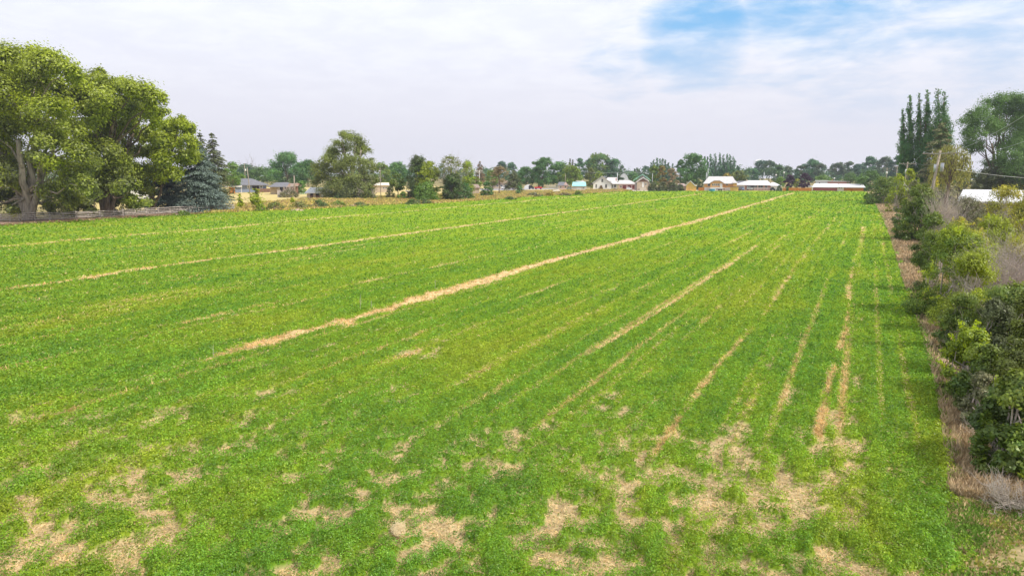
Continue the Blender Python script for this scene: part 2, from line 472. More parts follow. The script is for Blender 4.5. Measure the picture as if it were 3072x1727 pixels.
tag(link('ground', quads_mesh('ground', gp, gq), gm), kind='structure')

# field surface: soil, stubble and the lower storey of the crop, on a grid that coarsens with distance
r_ = np.exp(np.arange(math.log(7.0), math.log(352.0), 0.0052))
a_ = np.arange(math.radians(-58), math.radians(52), 0.0042)
RR, AA = np.meshgrid(r_, a_, indexing='ij')
AA = AA - YAW
GX = (RR * np.sin(AA)).ravel(); GY = (RR * np.cos(AA)).ravel()
ins, cov, stw, hh, hue, rid = field_fn(GX, GY)
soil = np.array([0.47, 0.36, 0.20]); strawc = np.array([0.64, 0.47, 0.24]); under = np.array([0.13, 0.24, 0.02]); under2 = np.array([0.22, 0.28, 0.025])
mott = vnoise(GX * 5, GY * 5, 91)[:, None]
sg = soil * (0.78 + 0.45 * mott)
pal = fbm(GX / 1.2, GY / 1.2, 93, 3)[:, None]
sg = sg + np.clip(pal, -1, 1) * np.array([0.05, 0.035, 0.02])
c_ = sstep(cov, .3, .7)[:, None]; t_ = np.clip(stw * 1.3, 0, 1)[:, None]
Cg = sg * (1 - t_) + strawc * (0.8 + 0.35 * mott) * t_
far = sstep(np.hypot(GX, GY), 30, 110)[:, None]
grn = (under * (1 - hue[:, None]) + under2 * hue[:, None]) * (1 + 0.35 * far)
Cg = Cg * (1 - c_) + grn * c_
GZ = np.where(ins > 0.5, hh * np.where(stw > .12, .72, .42) * np.clip(sstep(cov, .62, .92) + sstep(stw, .06, .22), .12, 1) + 0.006, -0.15)
nr, na = len(r_), len(a_)
idx = np.arange(nr * na).reshape(nr, na)
Q = np.stack([idx[:-1, :-1], idx[:-1, 1:], idx[1:, 1:], idx[1:, :-1]], -1).reshape(-1, 4)
keep = ins[Q].max(1) > 0.5
Q = Q[keep]
used, inv = np.unique(Q.ravel(), return_inverse=True)
V = np.stack([GX, GY, GZ], 1)[used]
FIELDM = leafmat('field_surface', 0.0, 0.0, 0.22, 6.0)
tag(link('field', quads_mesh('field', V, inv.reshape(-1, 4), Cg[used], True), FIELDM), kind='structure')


# crop leaves: density follows distance so that near plants get real leaflets
def sample_ground(n, x0=-420, x1=3500, y0=575, y1=2050, power=1.0):
    u = rng.random(n); px = x0 + (x1 - x0) * rng.random(n); py = y0 + (y1 - y0) * u ** power
    x = (px - CX) / F; y = -(py - CY) / F
    fy = CP + y * SP; fz = -SP + y * CP
    t = H / -fz
    uu, vv = x * t, fy * t
    return uu * CO - vv * SI, uu * SI + vv * CO, vv


nL = 1350000
X, Y, Vd = sample_ground(nL)
ins, cov, stw, hh, hue, rid = field_fn(X, Y)
keep = (ins > 0.5) & (rng.random(nL) < cov ** 1.3 + 0.34 * np.clip(1.5 * vnoise(X * 2.6, Y * 2.6, 66) - .35, 0, 1))
X, Y, Vd, cov, hh, hue, rid = [q_[keep] for q_ in (X, Y, Vd, cov, hh, hue, rid)]
n = len(X)
eps = 0.06
h2 = field_fn(X + eps, Y)[3]; h3 = field_fn(X, Y + eps)[3]
top = rng.random(n) ** 0.6
Z = hh * (0.30 + 0.8 * top)
Nn = np.stack([-(h2 - hh) / eps * 0.8, -(h3 - hh) / eps * 0.8, np.ones(n)], 1) + rng.normal(size=(n, 3)) * 0.45
dist = np.sqrt(X * X + Y * Y + H * H)
size = np.maximum(0.021, dist * 0.00125) * (0.7 + 0.6 * rng.random(n))
A1 = np.array([0.182, 0.335, 0.020]); A2 = np.array([0.300, 0.370, 0.024]); A3 = np.array([0.120, 0.270, 0.030])
hv = np.clip(hue + (0.13 - 0.09 * sstep(dist, 35, 120)) * rng.normal(size=n), 0, 1)[:, None]
Cc = np.where(hv > 0.5, A1 + (A2 - A1) * (hv - 0.5) * 2, A3 + (A1 - A3) * hv * 2)
cv = (0.40 - 0.24 * sstep(dist, 35, 120))[:, None]
Cc = Cc * (1 + cv * (2 * rng.random((n, 1)) - 1)) * (1 + (0.14 - 0.1 * sstep(dist, 40, 120)[:, None]) * (2 * rid[:, None] - 1))
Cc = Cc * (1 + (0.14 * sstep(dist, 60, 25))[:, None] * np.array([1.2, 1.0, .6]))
V_, Q_, C_ = leaf_geo(np.stack([X, Y, Z], 1), Nn, size, 0.62, Cc, rng)
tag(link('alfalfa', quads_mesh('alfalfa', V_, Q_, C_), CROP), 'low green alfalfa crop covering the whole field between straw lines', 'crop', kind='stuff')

# straw: windrow lines and stubble on bare patches
nS = 600000
X, Y, Vd = sample_ground(nS)
ins, cov, stw, hh, hue, rid = field_fn(X, Y)
p = np.clip(stw * 1.6, 0, 1) + 0.55 * (1 - cov) * sstep(Vd, 60, 25)
keep = (ins > 0.5) & (rng.random(nS) < p)
X, Y, Vd, hh, stw, cov = [q_[keep] for q_ in (X, Y, Vd, hh, stw, cov)]
n = len(X); dist = np.sqrt(X * X + Y * Y + H * H)
Z = hh * np.where(stw > .12, .72, .42) * np.clip(sstep(cov, .62, .92) + sstep(stw, .06, .22), .12, 1) + 0.03
ln = np.maximum(0.065 + 0.12 * (stw > 0.3), dist * 0.0022) * (0.5 + rng.random(n))
az = rng.random(n) * 2 * np.pi; el = rng.normal(size=n) * (0.35 + 0.35 * (stw > 0.3)) + 0.25 * (stw > 0.3)
ax = np.stack([np.cos(az) * np.cos(el), np.sin(az) * np.cos(el), np.abs(np.sin(el))], 1)
sc_ = (np.array([0.73, 0.56, 0.28]) + (stw > .3)[:, None] * np.array([0.0, -0.06, -0.07])) * (0.65 + 0.6 * rng.random((n, 1))) + np.array([0.06, 0.0, -0.03]) * rng.normal(size=(n, 1)) * 0.5
V_, Q_, C_ = leaf_geo(np.stack([X, Y, Z], 1), rng.normal(size=(n, 3)) + np.array([0, 0, 1.0]), ln, np.maximum(0.05, 0.00045 * dist / ln)[:, None], sc_, rng, axis=ax * 4)
tag(link('straw', quads_mesh('straw', V_, Q_, C_), STRAW), 'golden cut straw in long lines and patches across the field', 'straw', kind='stuff')


def grass_patch(name, label, poly, n, h, cols, power=1.0, lean=0.25, wscale=1.0):
    """poly: screen-independent world polygon (x, y); blades with size growing with distance"""
    P = np.array(poly); mn = P.min(0); mxx = P.max(0)
    pts = []; tot = 0
    while tot < n:
        m = n * 3
        th = rng.random(m)
        # sample denser close to the camera
        x = mn[0] + (mxx[0] - mn[0]) * rng.random(m); y = mn[1] + (mxx[1] - mn[1]) * rng.random(m) ** power
        insd = np.zeros(m, bool); j = len(P) - 1
        for i in range(len(P)):
            c = ((P[i, 1] > y) != (P[j, 1] > y)) & (x < (P[j, 0] - P[i, 0]) * (y - P[i, 1]) / (P[j, 1] - P[i, 1] + 1e-9) + P[i, 0])
            insd ^= c; j = i
        k = insd & (fbm(x / 2.0, y / 2.0, 17, 3) + rng.normal(size=m) * 0.5 > -0.9)
        pts.append(np.stack([x[k], y[k]], 1)); tot += k.sum()
    XY = np.concatenate(pts)[:n]; x, y = XY[:, 0], XY[:, 1]
    d = np.sqrt(x * x + y * y + H * H)
    hgt = h * (0.35 + 0.8 * rng.random(n)) * (0.75 + 0.5 * vnoise(x / 1.3, y / 1.3, 3)) * 0.5
    az = rng.random(n) * 2 * np.pi; ln = np.abs(rng.normal(size=n)) * lean
    ax = np.stack([np.cos(az) * ln, np.sin(az) * ln, np.ones(n)], 1); ax /= np.linalg.norm(ax, axis=1, keepdims=True)
    cen = np.stack([x, y, hgt * ax[:, 2]], 1)
    side = np.stack([np.cos(az + 1.57), np.sin(az + 1.57), np.zeros(n)], 1) + rng.normal(size=(n, 3)) * 0.3
    m = fbm(x / 6, y / 6, 19, 3) * .7 + fbm(x / .7, y / .7, 29, 2) * .7 + rng.normal(size=n) * 0.5
    cols = np.array(cols); ci = np.clip(((m + 1.6) / 3.2 * len(cols)), 0, len(cols) - 1).astype(int)
    C = cols[ci] * (0.7 + 0.6 * rng.random((n, 1)))
    V_, Q_, C_ = leaf_geo(cen, side, hgt, np.maximum(0.07, 0.0009 * wscale * d / hgt)[:, None], C, rng, axis=ax * 6)
    return tag(link(name, quads_mesh(name, V_, Q_, C_), STRAW), label, 'grass', kind='stuff')


def gw(pts): return [G(a, b)[:2] for a, b in pts]


re = lambda y: float(right_edge(np.array([y]))[0])
vp = [(re(y) - 0.3, y) for y in (20.3, 22, 24, 30, 40, 60, 100, 150, 215)] + [(9, 215), (8, 60), (7, 30), (5.5, 20.3)]
grass_patch('dry_grass', 'tan dry grass in a strip between the field edge and the right hedge', vp, 60000, 0.42,
            [(0.46, 0.34, 0.20), (0.60, 0.46, 0.28), (0.62, 0.48, 0.30), (0.44, 0.34, 0.19)], 2.2, 0.5)
grass_patch('weedy_grass', 'short yellow and green weedy grass at the near right field corner', [(0.7, 11), (1.5, 14.5), (2.6, 20.8), (7, 21.5), (7, 11)], 130000, 0.15,
            [(0.5, 0.36, 0.18), (0.46, 0.42, 0.09), (0.26, 0.36, 0.06), (0.52, 0.40, 0.20), (0.2, 0.33, 0.05)], 1.0, 0.9, 1.7)
lp = [(-117.3, 93), (-116.5, 98), (-110, 112), (-107, 136), (-100, 150), (-97.5, 203), (-92.5, 243), (-88.5, 279), (-100, 300), (-130, 250), (-150, 150), (-135, 105)]
grass_patch('pasture_grass', 'golden dry pasture grass beyond the left edge of the green field', lp, 90000, 0.6,
            [(0.52, 0.36, 0.17), (0.58, 0.47, 0.14), (0.62, 0.52, 0.14), (0.40, 0.42, 0.10), (0.5, 0.36, 0.2)], 1.0, 0.4, 1.3)

grass_patch('weedy_bank', 'low brown weedy strip between the field and the log fence under the elms', [(-119.3, 25), (-118.5, 57), (-117.0, 92), (-119, 94), (-121.5, 57), (-122.5, 25)], 9000, 0.35,
            [(0.36, 0.22, 0.13), (0.42, 0.27, 0.14), (0.25, 0.27, 0.08), (0.45, 0.33, 0.18)], 1.0, 0.5, 1.3)
# strips of bare earth and road
def strip(name, pts, mat, z=0.004):
    V0 = [(x, y, z) for x, y in pts]
    me = bpy.data.meshes.new(name); me.from_pydata(V0, [], [tuple(range(len(V0)))])
    return tag(link(name, me, mat), kind='structure')


VERGE = surf('verge_soil', (0.36, 0.26, 0.17), 1, 0.2, 1.5, col2=(0.54, 0.40, 0.26))
GRAVEL = surf('pale_gravel', (0.56, 0.47, 0.36), 1, 0.1, 1.5)
ASPH = surf('grey_asphalt', (0.33, 0.31, 0.33), 0.9, 0.08, 0.8)
PALE = surf('bleached_branch', (0.46, 0.40, 0.34), 0.9, 0.2, 6)
DIRT = surf('reddish_dirt', (0.26, 0.17, 0.12), 1, 0.2, 0.8, col2=(0.40, 0.27, 0.18))
strip('verge_path', [(re(y) - 0.4, y) for y in (20.5, 24, 40, 100, 215)] + [(14, 215), (14, 20.5)], VERGE)
PAST = surf('golden_pasture', (0.58, 0.46, 0.17), 1, .2, .15, col2=(0.56, 0.45, 0.20))
strip('pasture', [(-117.5, 93), (-110, 112), (-107, 136), (-100, 150), (-97.5, 203), (-92.5, 243), (-88.5, 279), (-100, 310), (-200, 330), (-300, 260), (-240, 93)], PAST)
WEEDS = surf('weedy_soil', (0.22, 0.20, 0.07), 1, 0.2, 5, col2=(0.46, 0.34, 0.18))
strip('field_corner', [(0.2, 6), (1.2, 13.5), (2.2, 20.4), (14, 20.4), (14, 6)], WEEDS, 0.008)
strip('dirt_bank', [(-119.4, 15), (-118.8, 50), (-117.8, 80), (-117.2, 97), (-124, 104), (-131, 80), (-131, 15)], DIRT)
strip('gravel_drive', gw([(1775, 581), (1860, 576), (1960, 574), (2112, 573), (2100, 566), (1950, 566), (1880, 566), (1830, 573)]), GRAVEL, 0.008)
strip('road', gw([(1440, 572), (1640, 568), (1760, 566), (1760, 563), (1640, 564.5), (1440, 566.5)]), ASPH, 0.008)
strip('field_track', gw([(1100, 624), (1310, 613), (1600, 593), (1775, 583), (1775, 581), (1600, 590.5), (1310, 609.5), (1100, 620)]), GRAVEL, 0.012)

# ------------------------------------------------------------------ trees
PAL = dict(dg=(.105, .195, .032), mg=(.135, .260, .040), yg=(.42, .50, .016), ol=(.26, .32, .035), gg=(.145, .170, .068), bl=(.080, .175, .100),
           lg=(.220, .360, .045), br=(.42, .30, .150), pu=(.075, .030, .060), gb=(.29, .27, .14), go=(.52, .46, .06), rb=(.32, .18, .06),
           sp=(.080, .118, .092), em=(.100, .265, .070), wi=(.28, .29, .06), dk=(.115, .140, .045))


def lines_mesh(bag_mb, p0, p1, r0, r1, k=5, bend=0.08, seg=4):
    p0 = Vector(p0); p1 = Vector(p1); L_ = (p1 - p0).length
    pts = []; rad = []
    for i in range(seg + 1):
        t = i / seg
        j = Vector((rnd.uniform(-1, 1), rnd.uniform(-1, 1), rnd.uniform(-.4, 1))) * L_ * bend * math.sin(math.pi * t)
        pts.append(p0.lerp(p1, t) + j); rad.append(r0 + (r1 - r0) * t)
    bag_mb.tube(pts, rad, k)


def prof(kind, t):
    a, m = {'round': (.55, .45), 'broad': (.80, .35), 'dome': (.92, .15), 'vase': (.50, .60), 'oval': (.70, .35), 'col': (.80, .45)}[kind]
    low = a + (1 - a) * np.clip(t / m, 0, 1)
    return np.where(t < m, low, np.sqrt(np.clip(1 - ((t - m) / (1 - m)) ** 2, 0.0, 1)))


def blobs_for(kind, R, zb, zt, n, rg):
    t = rg.random(n) ** (1.3 if kind == 'dome' else 0.9)
    t[: max(2, n // 8)] = 0.9 + 0.08 * rg.random(max(2, n // 8))
    rb = np.minimum((0.27 if kind != 'col' else 0.45) * R * (0.55 + 0.75 * rg.random(n)), (zt - zb) * 0.28)
    r = prof(kind, t) * R
    az = rg.random(n) * 2 * np.pi
    rr = np.clip(r - rb * 0.55, 0, None) * (0.25 + 0.75 * rg.random(n) ** .45)
    z = zb + t * (zt - zb) - rb * 0.7 * t
    z = np.maximum(z, zb + rb * 0.4)
    return np.stack([rr * np.cos(az), rr * np.sin(az), z], 1), rb


def leaf_cloud(cen, rb, total, lsize, cols, rg, up=0.3, sub=9, flat=0.8, hang=None, aspect=0.6, mixp=None):
    """leaves in small clumps round each blob"""
    wgt = rb ** 2; cnt = np.maximum(12, (total * wgt / wgt.sum())).astype(int)
    bi = np.repeat(np.arange(len(cen)), cnt); n = len(bi)
    nb = len(cen)
    # sub clumps
    sd = rg.normal(size=(nb, sub, 3)); sd /= np.linalg.norm(sd, axis=2, keepdims=True)
    sd[:, :, 2] = np.where((sd[:, :, 2] < -0.2) & (rg.random((nb, sub)) < .5), -sd[:, :, 2], sd[:, :, 2])
    sd *= (0.40 + 0.75 * rg.random((nb, sub, 1)))
    sd *= (0.75 + 0.5 * rg.random((nb, 1, 3)))
    si = rg.integers(0, sub, n)
    so = sd[bi, si]
    g = rg.normal(size=(n, 3)) * (0.16 + 0.20 * rg.random((nb, sub, 1)))[bi, si]
    off = so + g
    P = cen[bi] + off * rb[bi][:, None] * np.array([1, 1, flat])
    nrm = off + rg.normal(size=(n, 3)) * 0.55 + np.array([0, 0, up])
    cols = np.array(cols)
    bm_ = rg.random((nb, sub))
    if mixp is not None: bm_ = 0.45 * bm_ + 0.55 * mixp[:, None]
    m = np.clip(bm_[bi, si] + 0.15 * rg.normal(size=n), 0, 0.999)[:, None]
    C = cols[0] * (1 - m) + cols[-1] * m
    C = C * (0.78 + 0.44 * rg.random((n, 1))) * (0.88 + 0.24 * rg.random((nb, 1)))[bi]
    s = lsize * (0.6 + 0.8 * rg.random(n))
    return leaf_geo(P, nrm, s, aspect, C, rg, axis=hang)


def c3(c): return np.array(PAL[c] if isinstance(c, str) else c)


def leafsize(v, real=0.09, k=1.0): return max(real, k * v / 682.7 * 0.62)


def tree(label, cx, top, base, hw, kind='round', col='mg', col2=None, cb=None, name='broadleaf_tree', cat='tree', group=None,
         dens=1.45, nb=None, bark=None, seed=None, depth=1.0, trunk=True, lean=0):
    """placed by where its foot meets the ground; real size from its distance"""
    x, y, v = G(cx, base); s = v / F / 0.985
    zt = A(cx, top, v).z; R = hw * s
    zb = max(0.0, A(cx, cb if cb else base - (base - top) * 0.22, v).z)
    sd = seed if seed is not None else int(cx * 7 + top)
    rg = np.random.default_rng(sd); rnd.seed(sd)
    root = thing(name, label, cat, (x, y, 0), 0, group)
    nb = nb or int(np.clip(20 + R * 4.5, 20, 64))
    cen, rb = blobs_for(kind, R, zb, zt, nb, rg)
    cen[:, 0] += lean * s * (cen[:, 2] - zb) / max(zt - zb, 1)
    area_px = (2 * hw / 3) * ((min(base, (cb or base)) - top) / 3)
    ls = leafsize(v)
    tot = int(np.clip(area_px * 9.0 * dens / (ls / (v / 682.7) / 0.775) ** 2 * 0.6, 300, 60000))
    P = leaf_cloud(cen, rb, tot, ls, [c3(col), c3(col2 or col) * (1.0 if col2 else 1.25)], rg)
    if trunk:
        mb = MB(); r0 = max(0.12, 0.035 * (zt) ** 1.0 * 0.55)
        zc_ = zb + (zt - zb) * 0.35
        lines_mesh(mb, (0, 0, -0.1), (rnd.uniform(-.3, .3), rnd.uniform(-.3, .3), zc_), r0, r0 * 0.6, 7, 0.03)
        for i in np.argsort(-rb)[:12]:
            zz = zb * 0.8 + (zc_ - zb * 0.8) * rnd.random()
            lines_mesh(mb, (0, 0, max(0.3, zz)), cen[i], r0 * 0.42, r0 * 0.08, 4, 0.08)
        mb.build('trunk', bark or BARK, root, True)
    link('crown', quads_mesh('crown', *P), LEAF, root)
    return root


def blob_tree(label, base_px, base, blobs, v0=None, name='broadleaf_tree', limbs=(), cols=(('ol', 'yg'),), lsize=None, total=30000, trunk_r=0.8, topcol=None,
              bark=None, spread=7.0, group=None, cat='tree', sub=9, trunk_to=None, mat=None, aspect=0.6, rs=1.02):
    """a tree whose boughs are each given: (px, py, radius px, depth offset m or None)"""
    x, y, v = G(base_px, base); s = v / F
    rg = np.random.default_rng(int(base_px + 3)); rnd.seed(int(base_px))
    root = thing(name, label, cat, (x, y, 0), 0, group)
    cen = []; rb = []; mixp = []
    tops = [b[1] for b in blobs]; t0, t1 = min(tops), max(tops)
    for b in blobs:
        px, py, r = b[:3]
        dv = b[3] if len(b) > 3 and b[3] is not None else rnd.uniform(-1, 1) * spread
        p = A(px, py + r * .25, v + dv) - Vector((x, y, 0)); cen.append(tuple(p)); rb.append(r * s * rs)
        mixp.append(b[4] if len(b) > 4 else np.clip(1.38 - 1.3 * (py - t0) / (t1 - t0 + 1) + rnd.uniform(-.25, .25), 0, 1))  # upper boughs lighter, lower darker: leaf hue plus light and shade in the colour
    cen = np.array(cen); rb = np.array(rb); mixp = np.array(mixp)
    cen[:, 2] = np.maximum(cen[:, 2], rb * 0.45)
    c = cols[0]
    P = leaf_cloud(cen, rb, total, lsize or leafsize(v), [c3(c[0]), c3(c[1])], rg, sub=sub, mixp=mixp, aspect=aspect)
    mb = MB()
    mains = []
    for (tx, ty, dv, rr) in limbs:
        p = A(tx, ty, v + dv) - Vector((x, y, 0))
        lines_mesh(mb, (rnd.uniform(-.2, .2), rnd.uniform(-.2, .2), -0.2), p, rr, rr * 0.45, 9, 0.04, 6); mains.append(p)
    if not mains: mains = [Vector((0, 0, 1.0))]
    for i in range(len(cen)):
        p = Vector(cen[i]); q = min(mains, key=lambda m_: (m_ - p).length + 2 * max(0, m_.z - p.z))
        f = 0.55 + 0.4 * rnd.random()
        lines_mesh(mb, q * f, p, trunk_r * 0.28, trunk_r * 0.05, 5, 0.1)
    mb.build('trunk', bark or BARK, root, True)
    link('crown', quads_mesh('crown', *P), mat or LEAF, root)
    return root


def conifer(label, cx, top, base, hw, col='sp', col2=None, name='spruce_tree', dens=1.0, group=None, power=0.8, cb=None, droop=0.25, gap=0.0, cat='tree', rag=0.25):
    x, y, v = G(cx, base); s = v / F; zt = A(cx, top, v).z; R = hw * s
    zb = A(cx, cb, v).z if cb else 0.3
    rg = np.random.default_rng(int(cx * 3 + top)); rnd.seed(int(cx))
    root = thing(name, label, cat, (x, y, 0), 0, group)
    mb = MB(); mb.tube([(0, 0, -.1), (0, 0, zt * .5), (0, 0, zt * .98)], [max(.1, zt * .018), zt * .01, .03], 7)
    bag = Bag()
    ls = leafsize(v, 0.12, 1.5)
    nlev = int(np.clip((zt - zb) / max(0.45, ls * 1.0), 10, 34))
    a, b = c3(col), c3(col2 or col) * (1 if col2 else 1.35)
    area_px = hw / 3 * (base - top) / 3
    tot = np.clip(area_px * 9 * dens / (ls / (v / 682.7)) ** 2 * 0.9, 500, 45000)
    per = tot / nlev
    for k in range(nlev):
        t = (k + rg.random() * .6) / nlev
        z = zb + t * (zt - zb); Rk = R * (1 - t) ** power * (0.9 + rag * (rg.random() - .4)) + 0.15
        nbk = max(5, int(13 * (1 - t) + 4))
        m = max(14, int(per * 2.0 * (1 - t * .9)))
        azb = rg.random(nbk) * 2 * np.pi; lb = Rk * (1 - rag + 2 * rag * rg.random(nbk) * .8)
        bi = rg.integers(0, nbk, m)
        q = rg.random(m) ** 0.6
        r = q * lb[bi]; az = azb[bi] + rg.normal(size=m) * (0.16 + 0.10 * (1 - q))
        zz = z - droop * r * (0.4 + q) + rg.normal(size=m) * 0.10 * (0.3 + R * .12) + (q > .8) * 0.12 * Rk * .3
        P = np.stack([r * np.cos(az), r * np.sin(az), np.maximum(zz, 0.05)], 1)
        ax = np.stack([np.cos(az), np.sin(az), -droop + rg.normal(size=m) * .35], 1)
        nr_ = np.stack([np.cos(az) * .35, np.sin(az) * .35, np.ones(m)], 1) + rg.normal(size=(m, 3)) * .45
        mm = np.clip(q + .15 * rg.normal(size=m), 0, 1)[:, None]
        C = (a * (1 - mm) + b * mm) * (.75 + .5 * rg.random((m, 1)))
        bag.add(*leaf_geo(P, nr_, ls * (.6 + .8 * rg.random(m)), .42, C, rg, axis=ax * 3))
        if k % 2 == 0 and nlev < 35:
            for j in range(min(5, nbk)):
                mb.tube([(0, 0, z), (math.cos(azb[j]) * lb[j] * .8, math.sin(azb[j]) * lb[j] * .8, max(0.1, z - droop * lb[j] * .8))], [max(.02, zt * .003), .015], 3)
    mb.build('trunk', BARK, root)
    link('crown', bag.mesh('crown'), NEEDLE, root)
    return root


def spires(label, base_px, base, sp, col='em', col2='bl', total=14000, name='poplar_tree', group=None, lean=0.0):
    x, y, v = G(base_px, base); s = v / F
    rg = np.random.default_rng(int(base_px * 5)); rnd.seed(int(base_px))
    root = thing(name, label, 'tree', (x, y, 0), 0, group)
    cen = []; rb = []; mb = MB(); tr = max(.25, 0.012 * 2 * A(base_px, sp[0][1], v).z)
    for (px, top, bot, hw) in sp:
        n = max(10, int((bot - top) / hw * 3.0))
        dv = rnd.uniform(-1, 1) * hw * s
        for i in range(n):
            t = i / n
            py = top + hw * .45 + (bot - top) * t
            w_ = hw * min(1, (0.25 + 1.3 * t)) * (0.75 + .5 * rnd.random())
            p = A(px + (base_px - px) * t * t * 0.5 + rnd.uniform(-.75, .75) * w_, py, v + dv + rnd.uniform(-.7, .7) * w_ * s) - Vector((x, y, 0))
            cen.append(tuple(p)); rb.append(w_ * s * 1.08)
        pt = A(px, top + 6, v + dv) - Vector((x, y, 0))
        lines_mesh(mb, (0, 0, -.1), pt, tr, .04, 6, .01, 5)
    P = leaf_cloud(np.array(cen), np.array(rb), total, leafsize(v), [c3(col), c3(col2)], rg, sub=6, flat=1.35)
    mb.build('trunk', BARK, root, True)
    link('crown', quads_mesh('crown', *P), LEAF, root)
    return root


def twig_mesh(mb, p0, d, L_, r, depth, rg, split=3, spread=.6, k=3, up=.15):
    p = Vector(p0); pts = [p.copy()]; dd = Vector(d).normalized()
    for i in range(3):
        dd = (dd + Vector(rg.normal(size=3)) * .16 + Vector((0, 0, up * .4))).normalized(); p = p + dd * L_ / 3; pts.append(p.copy())
    mb.tube(pts, [r, r * .85, r * .7, r * .5], k)
    if depth > 0:
        for j in range(split):
            q = pts[1 + j % 3]
            e = (dd + Vector(rg.normal(size=3)) * spread + Vector((0, 0, up))).normalized()
            twig_mesh(mb, q, e, L_ * rg.uniform(.5, .8), r * .6, depth - 1, rg, split, spread, 3, up)


def shrub(label, cx, top, base, hw, cols, n=12000, name='shrub', cat='shrub', real=.045, dead=0.0, spray=0, sub=10, cb=None, group=None, seed=0, nb=None, deep=1.0, gl=None, drop=0, flat=.85, twigc=None, low=0.0):
    x, y, v = G(cx, base); s = v / F; zt = A(cx, top, v).z; R = hw * s
    zb = A(cx, cb, v).z if cb else low
    rg = np.random.default_rng(int(cx * 11 + top) + seed); rnd.seed(int(cx))
    root = thing(name, label, cat, (x, y, 0), 0, group)
    nb = nb or int(np.clip(20 + R * 12, 20, 80))
    cen, rb = blobs_for('dome', R * 1.06, max(zb, 0.0), zt, nb, rg)
    cen[:, 2] = np.maximum(cen[:, 2], rb * .5 + zb)
    mb = MB()
    for i in range(min(nb, 26)):
        lines_mesh(mb, (rnd.uniform(-.15, .15) * R, rnd.uniform(-.15, .15) * R, 0), cen[i] * np.array([1, 1, 1]), .035 + .008 * R, .012, 4, .12)
    if dead:
        for i in range(int(60 * dead)):
            c = cen[rg.integers(0, nb)]
            o = c / (np.linalg.norm(c) + 1e-6) * 1.0
            twig_mesh(mb, c * .75, (o[0] + rg.normal() * .3, o[1] + rg.normal() * .3, .5 + rg.random()), R * .5, max(.009, v * .00035), 2, rg, 3, .55)
    mb.build('branches', twigc or TWIG, root)
    ls = leafsize(v, real, 1.15)
    bag = Bag()
    bag.add(*leaf_cloud(cen, rb * 1.1, int(n * (1.0 if v > 90 else 2.2)), ls, [c3(c) for c in cols], rg, sub=sub, flat=flat, up=.45, mixp=np.clip((cen[:, 2] - zb) / (zt - zb + .01) * .8 + rg.normal(size=nb) * .25, 0, 1)))  # lighter toward the top: lime tips plus sunlight put into the leaf colour
    if spray:      # long leafy shoots that stick out of the outline
        sc_n = []; 
        for i in range(spray):
            c = cen[rg.integers(0, nb)]; o = np.array([c[0], c[1], abs(c[2]) * .6]); o = o / (np.linalg.norm(o) + 1e-6) + rg.normal(size=3) * .45; o[2] = abs(o[2]) * .9 + .15
            o /= np.linalg.norm(o); Ls = R * rg.uniform(.3, .6); start = c + o * rb.mean() * .6
            for t in np.linspace(0, 1, int(16)):
                for q in range(3): sc_n.append(start + o * Ls * t + np.array([0, 0, -.25 * Ls * t * t]) + rg.normal(size=3) * ls * 1.0)
        P = np.array(sc_n); C = c3(cols[-1]) * (1.0 + .45 * rg.random((len(P), 1)))
        bag.add(*leaf_geo(P, rg.normal(size=P.shape) + np.array([0, 0, .6]), ls * (.8 + .5 * rg.random(len(P))), .6, C, rg))
    link('foliage', bag.mesh('foliage'), LEAF, root)
    return root


def bare(label, cx, top, base, hw, name='bare_shrub', n=26, cat='shrub', mat=None, depth=3, thick=1.0, up=.15, lie=0):
    x, y, v = G(cx, base); s = v / F; zt = A(cx, top, v).z; R = hw * s
    rg = np.random.default_rng(int(cx + top)); root = thing(name, label, cat, (x, y, 0))
    mb = MB()
    for i in range(n):
        az = rg.random() * 6.283; sp_ = rg.random() ** .6
        d = (math.cos(az) * sp_ * R, math.sin(az) * sp_ * R, zt * (1 - .35 * sp_))
        if lie: d = (math.cos(az) * R, math.sin(az) * R, zt * rg.random() * .8)
        L_ = Vector(d).length * .55
        twig_mesh(mb, (rg.normal() * .12 * R, rg.normal() * .12 * R, 0.0), d, L_, max(.012, v * .00045) * thick, depth, rg, 3, .45, 4, up)
    mb.build('branches', mat or TWIG, root)
    return root


# --- the big elms on the left
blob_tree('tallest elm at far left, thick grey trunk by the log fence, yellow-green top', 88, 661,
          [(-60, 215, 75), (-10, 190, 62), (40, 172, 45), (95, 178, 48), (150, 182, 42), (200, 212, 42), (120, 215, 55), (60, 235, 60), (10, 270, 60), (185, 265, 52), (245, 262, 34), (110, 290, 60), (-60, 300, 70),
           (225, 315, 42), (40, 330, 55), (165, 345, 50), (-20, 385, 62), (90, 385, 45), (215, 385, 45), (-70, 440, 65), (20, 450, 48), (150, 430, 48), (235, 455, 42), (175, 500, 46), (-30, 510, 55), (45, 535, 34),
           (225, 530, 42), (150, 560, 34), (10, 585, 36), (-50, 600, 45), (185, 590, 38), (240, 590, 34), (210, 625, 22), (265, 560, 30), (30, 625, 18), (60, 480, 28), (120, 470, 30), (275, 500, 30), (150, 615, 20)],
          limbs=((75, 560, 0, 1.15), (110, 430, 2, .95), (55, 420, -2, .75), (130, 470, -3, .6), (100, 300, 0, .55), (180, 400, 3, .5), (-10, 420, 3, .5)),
          cols=(('gg', 'yg'),), total=135000, trunk_r=1.0, spread=8, name='elm_tree', bark=BARKG, lsize=.21)
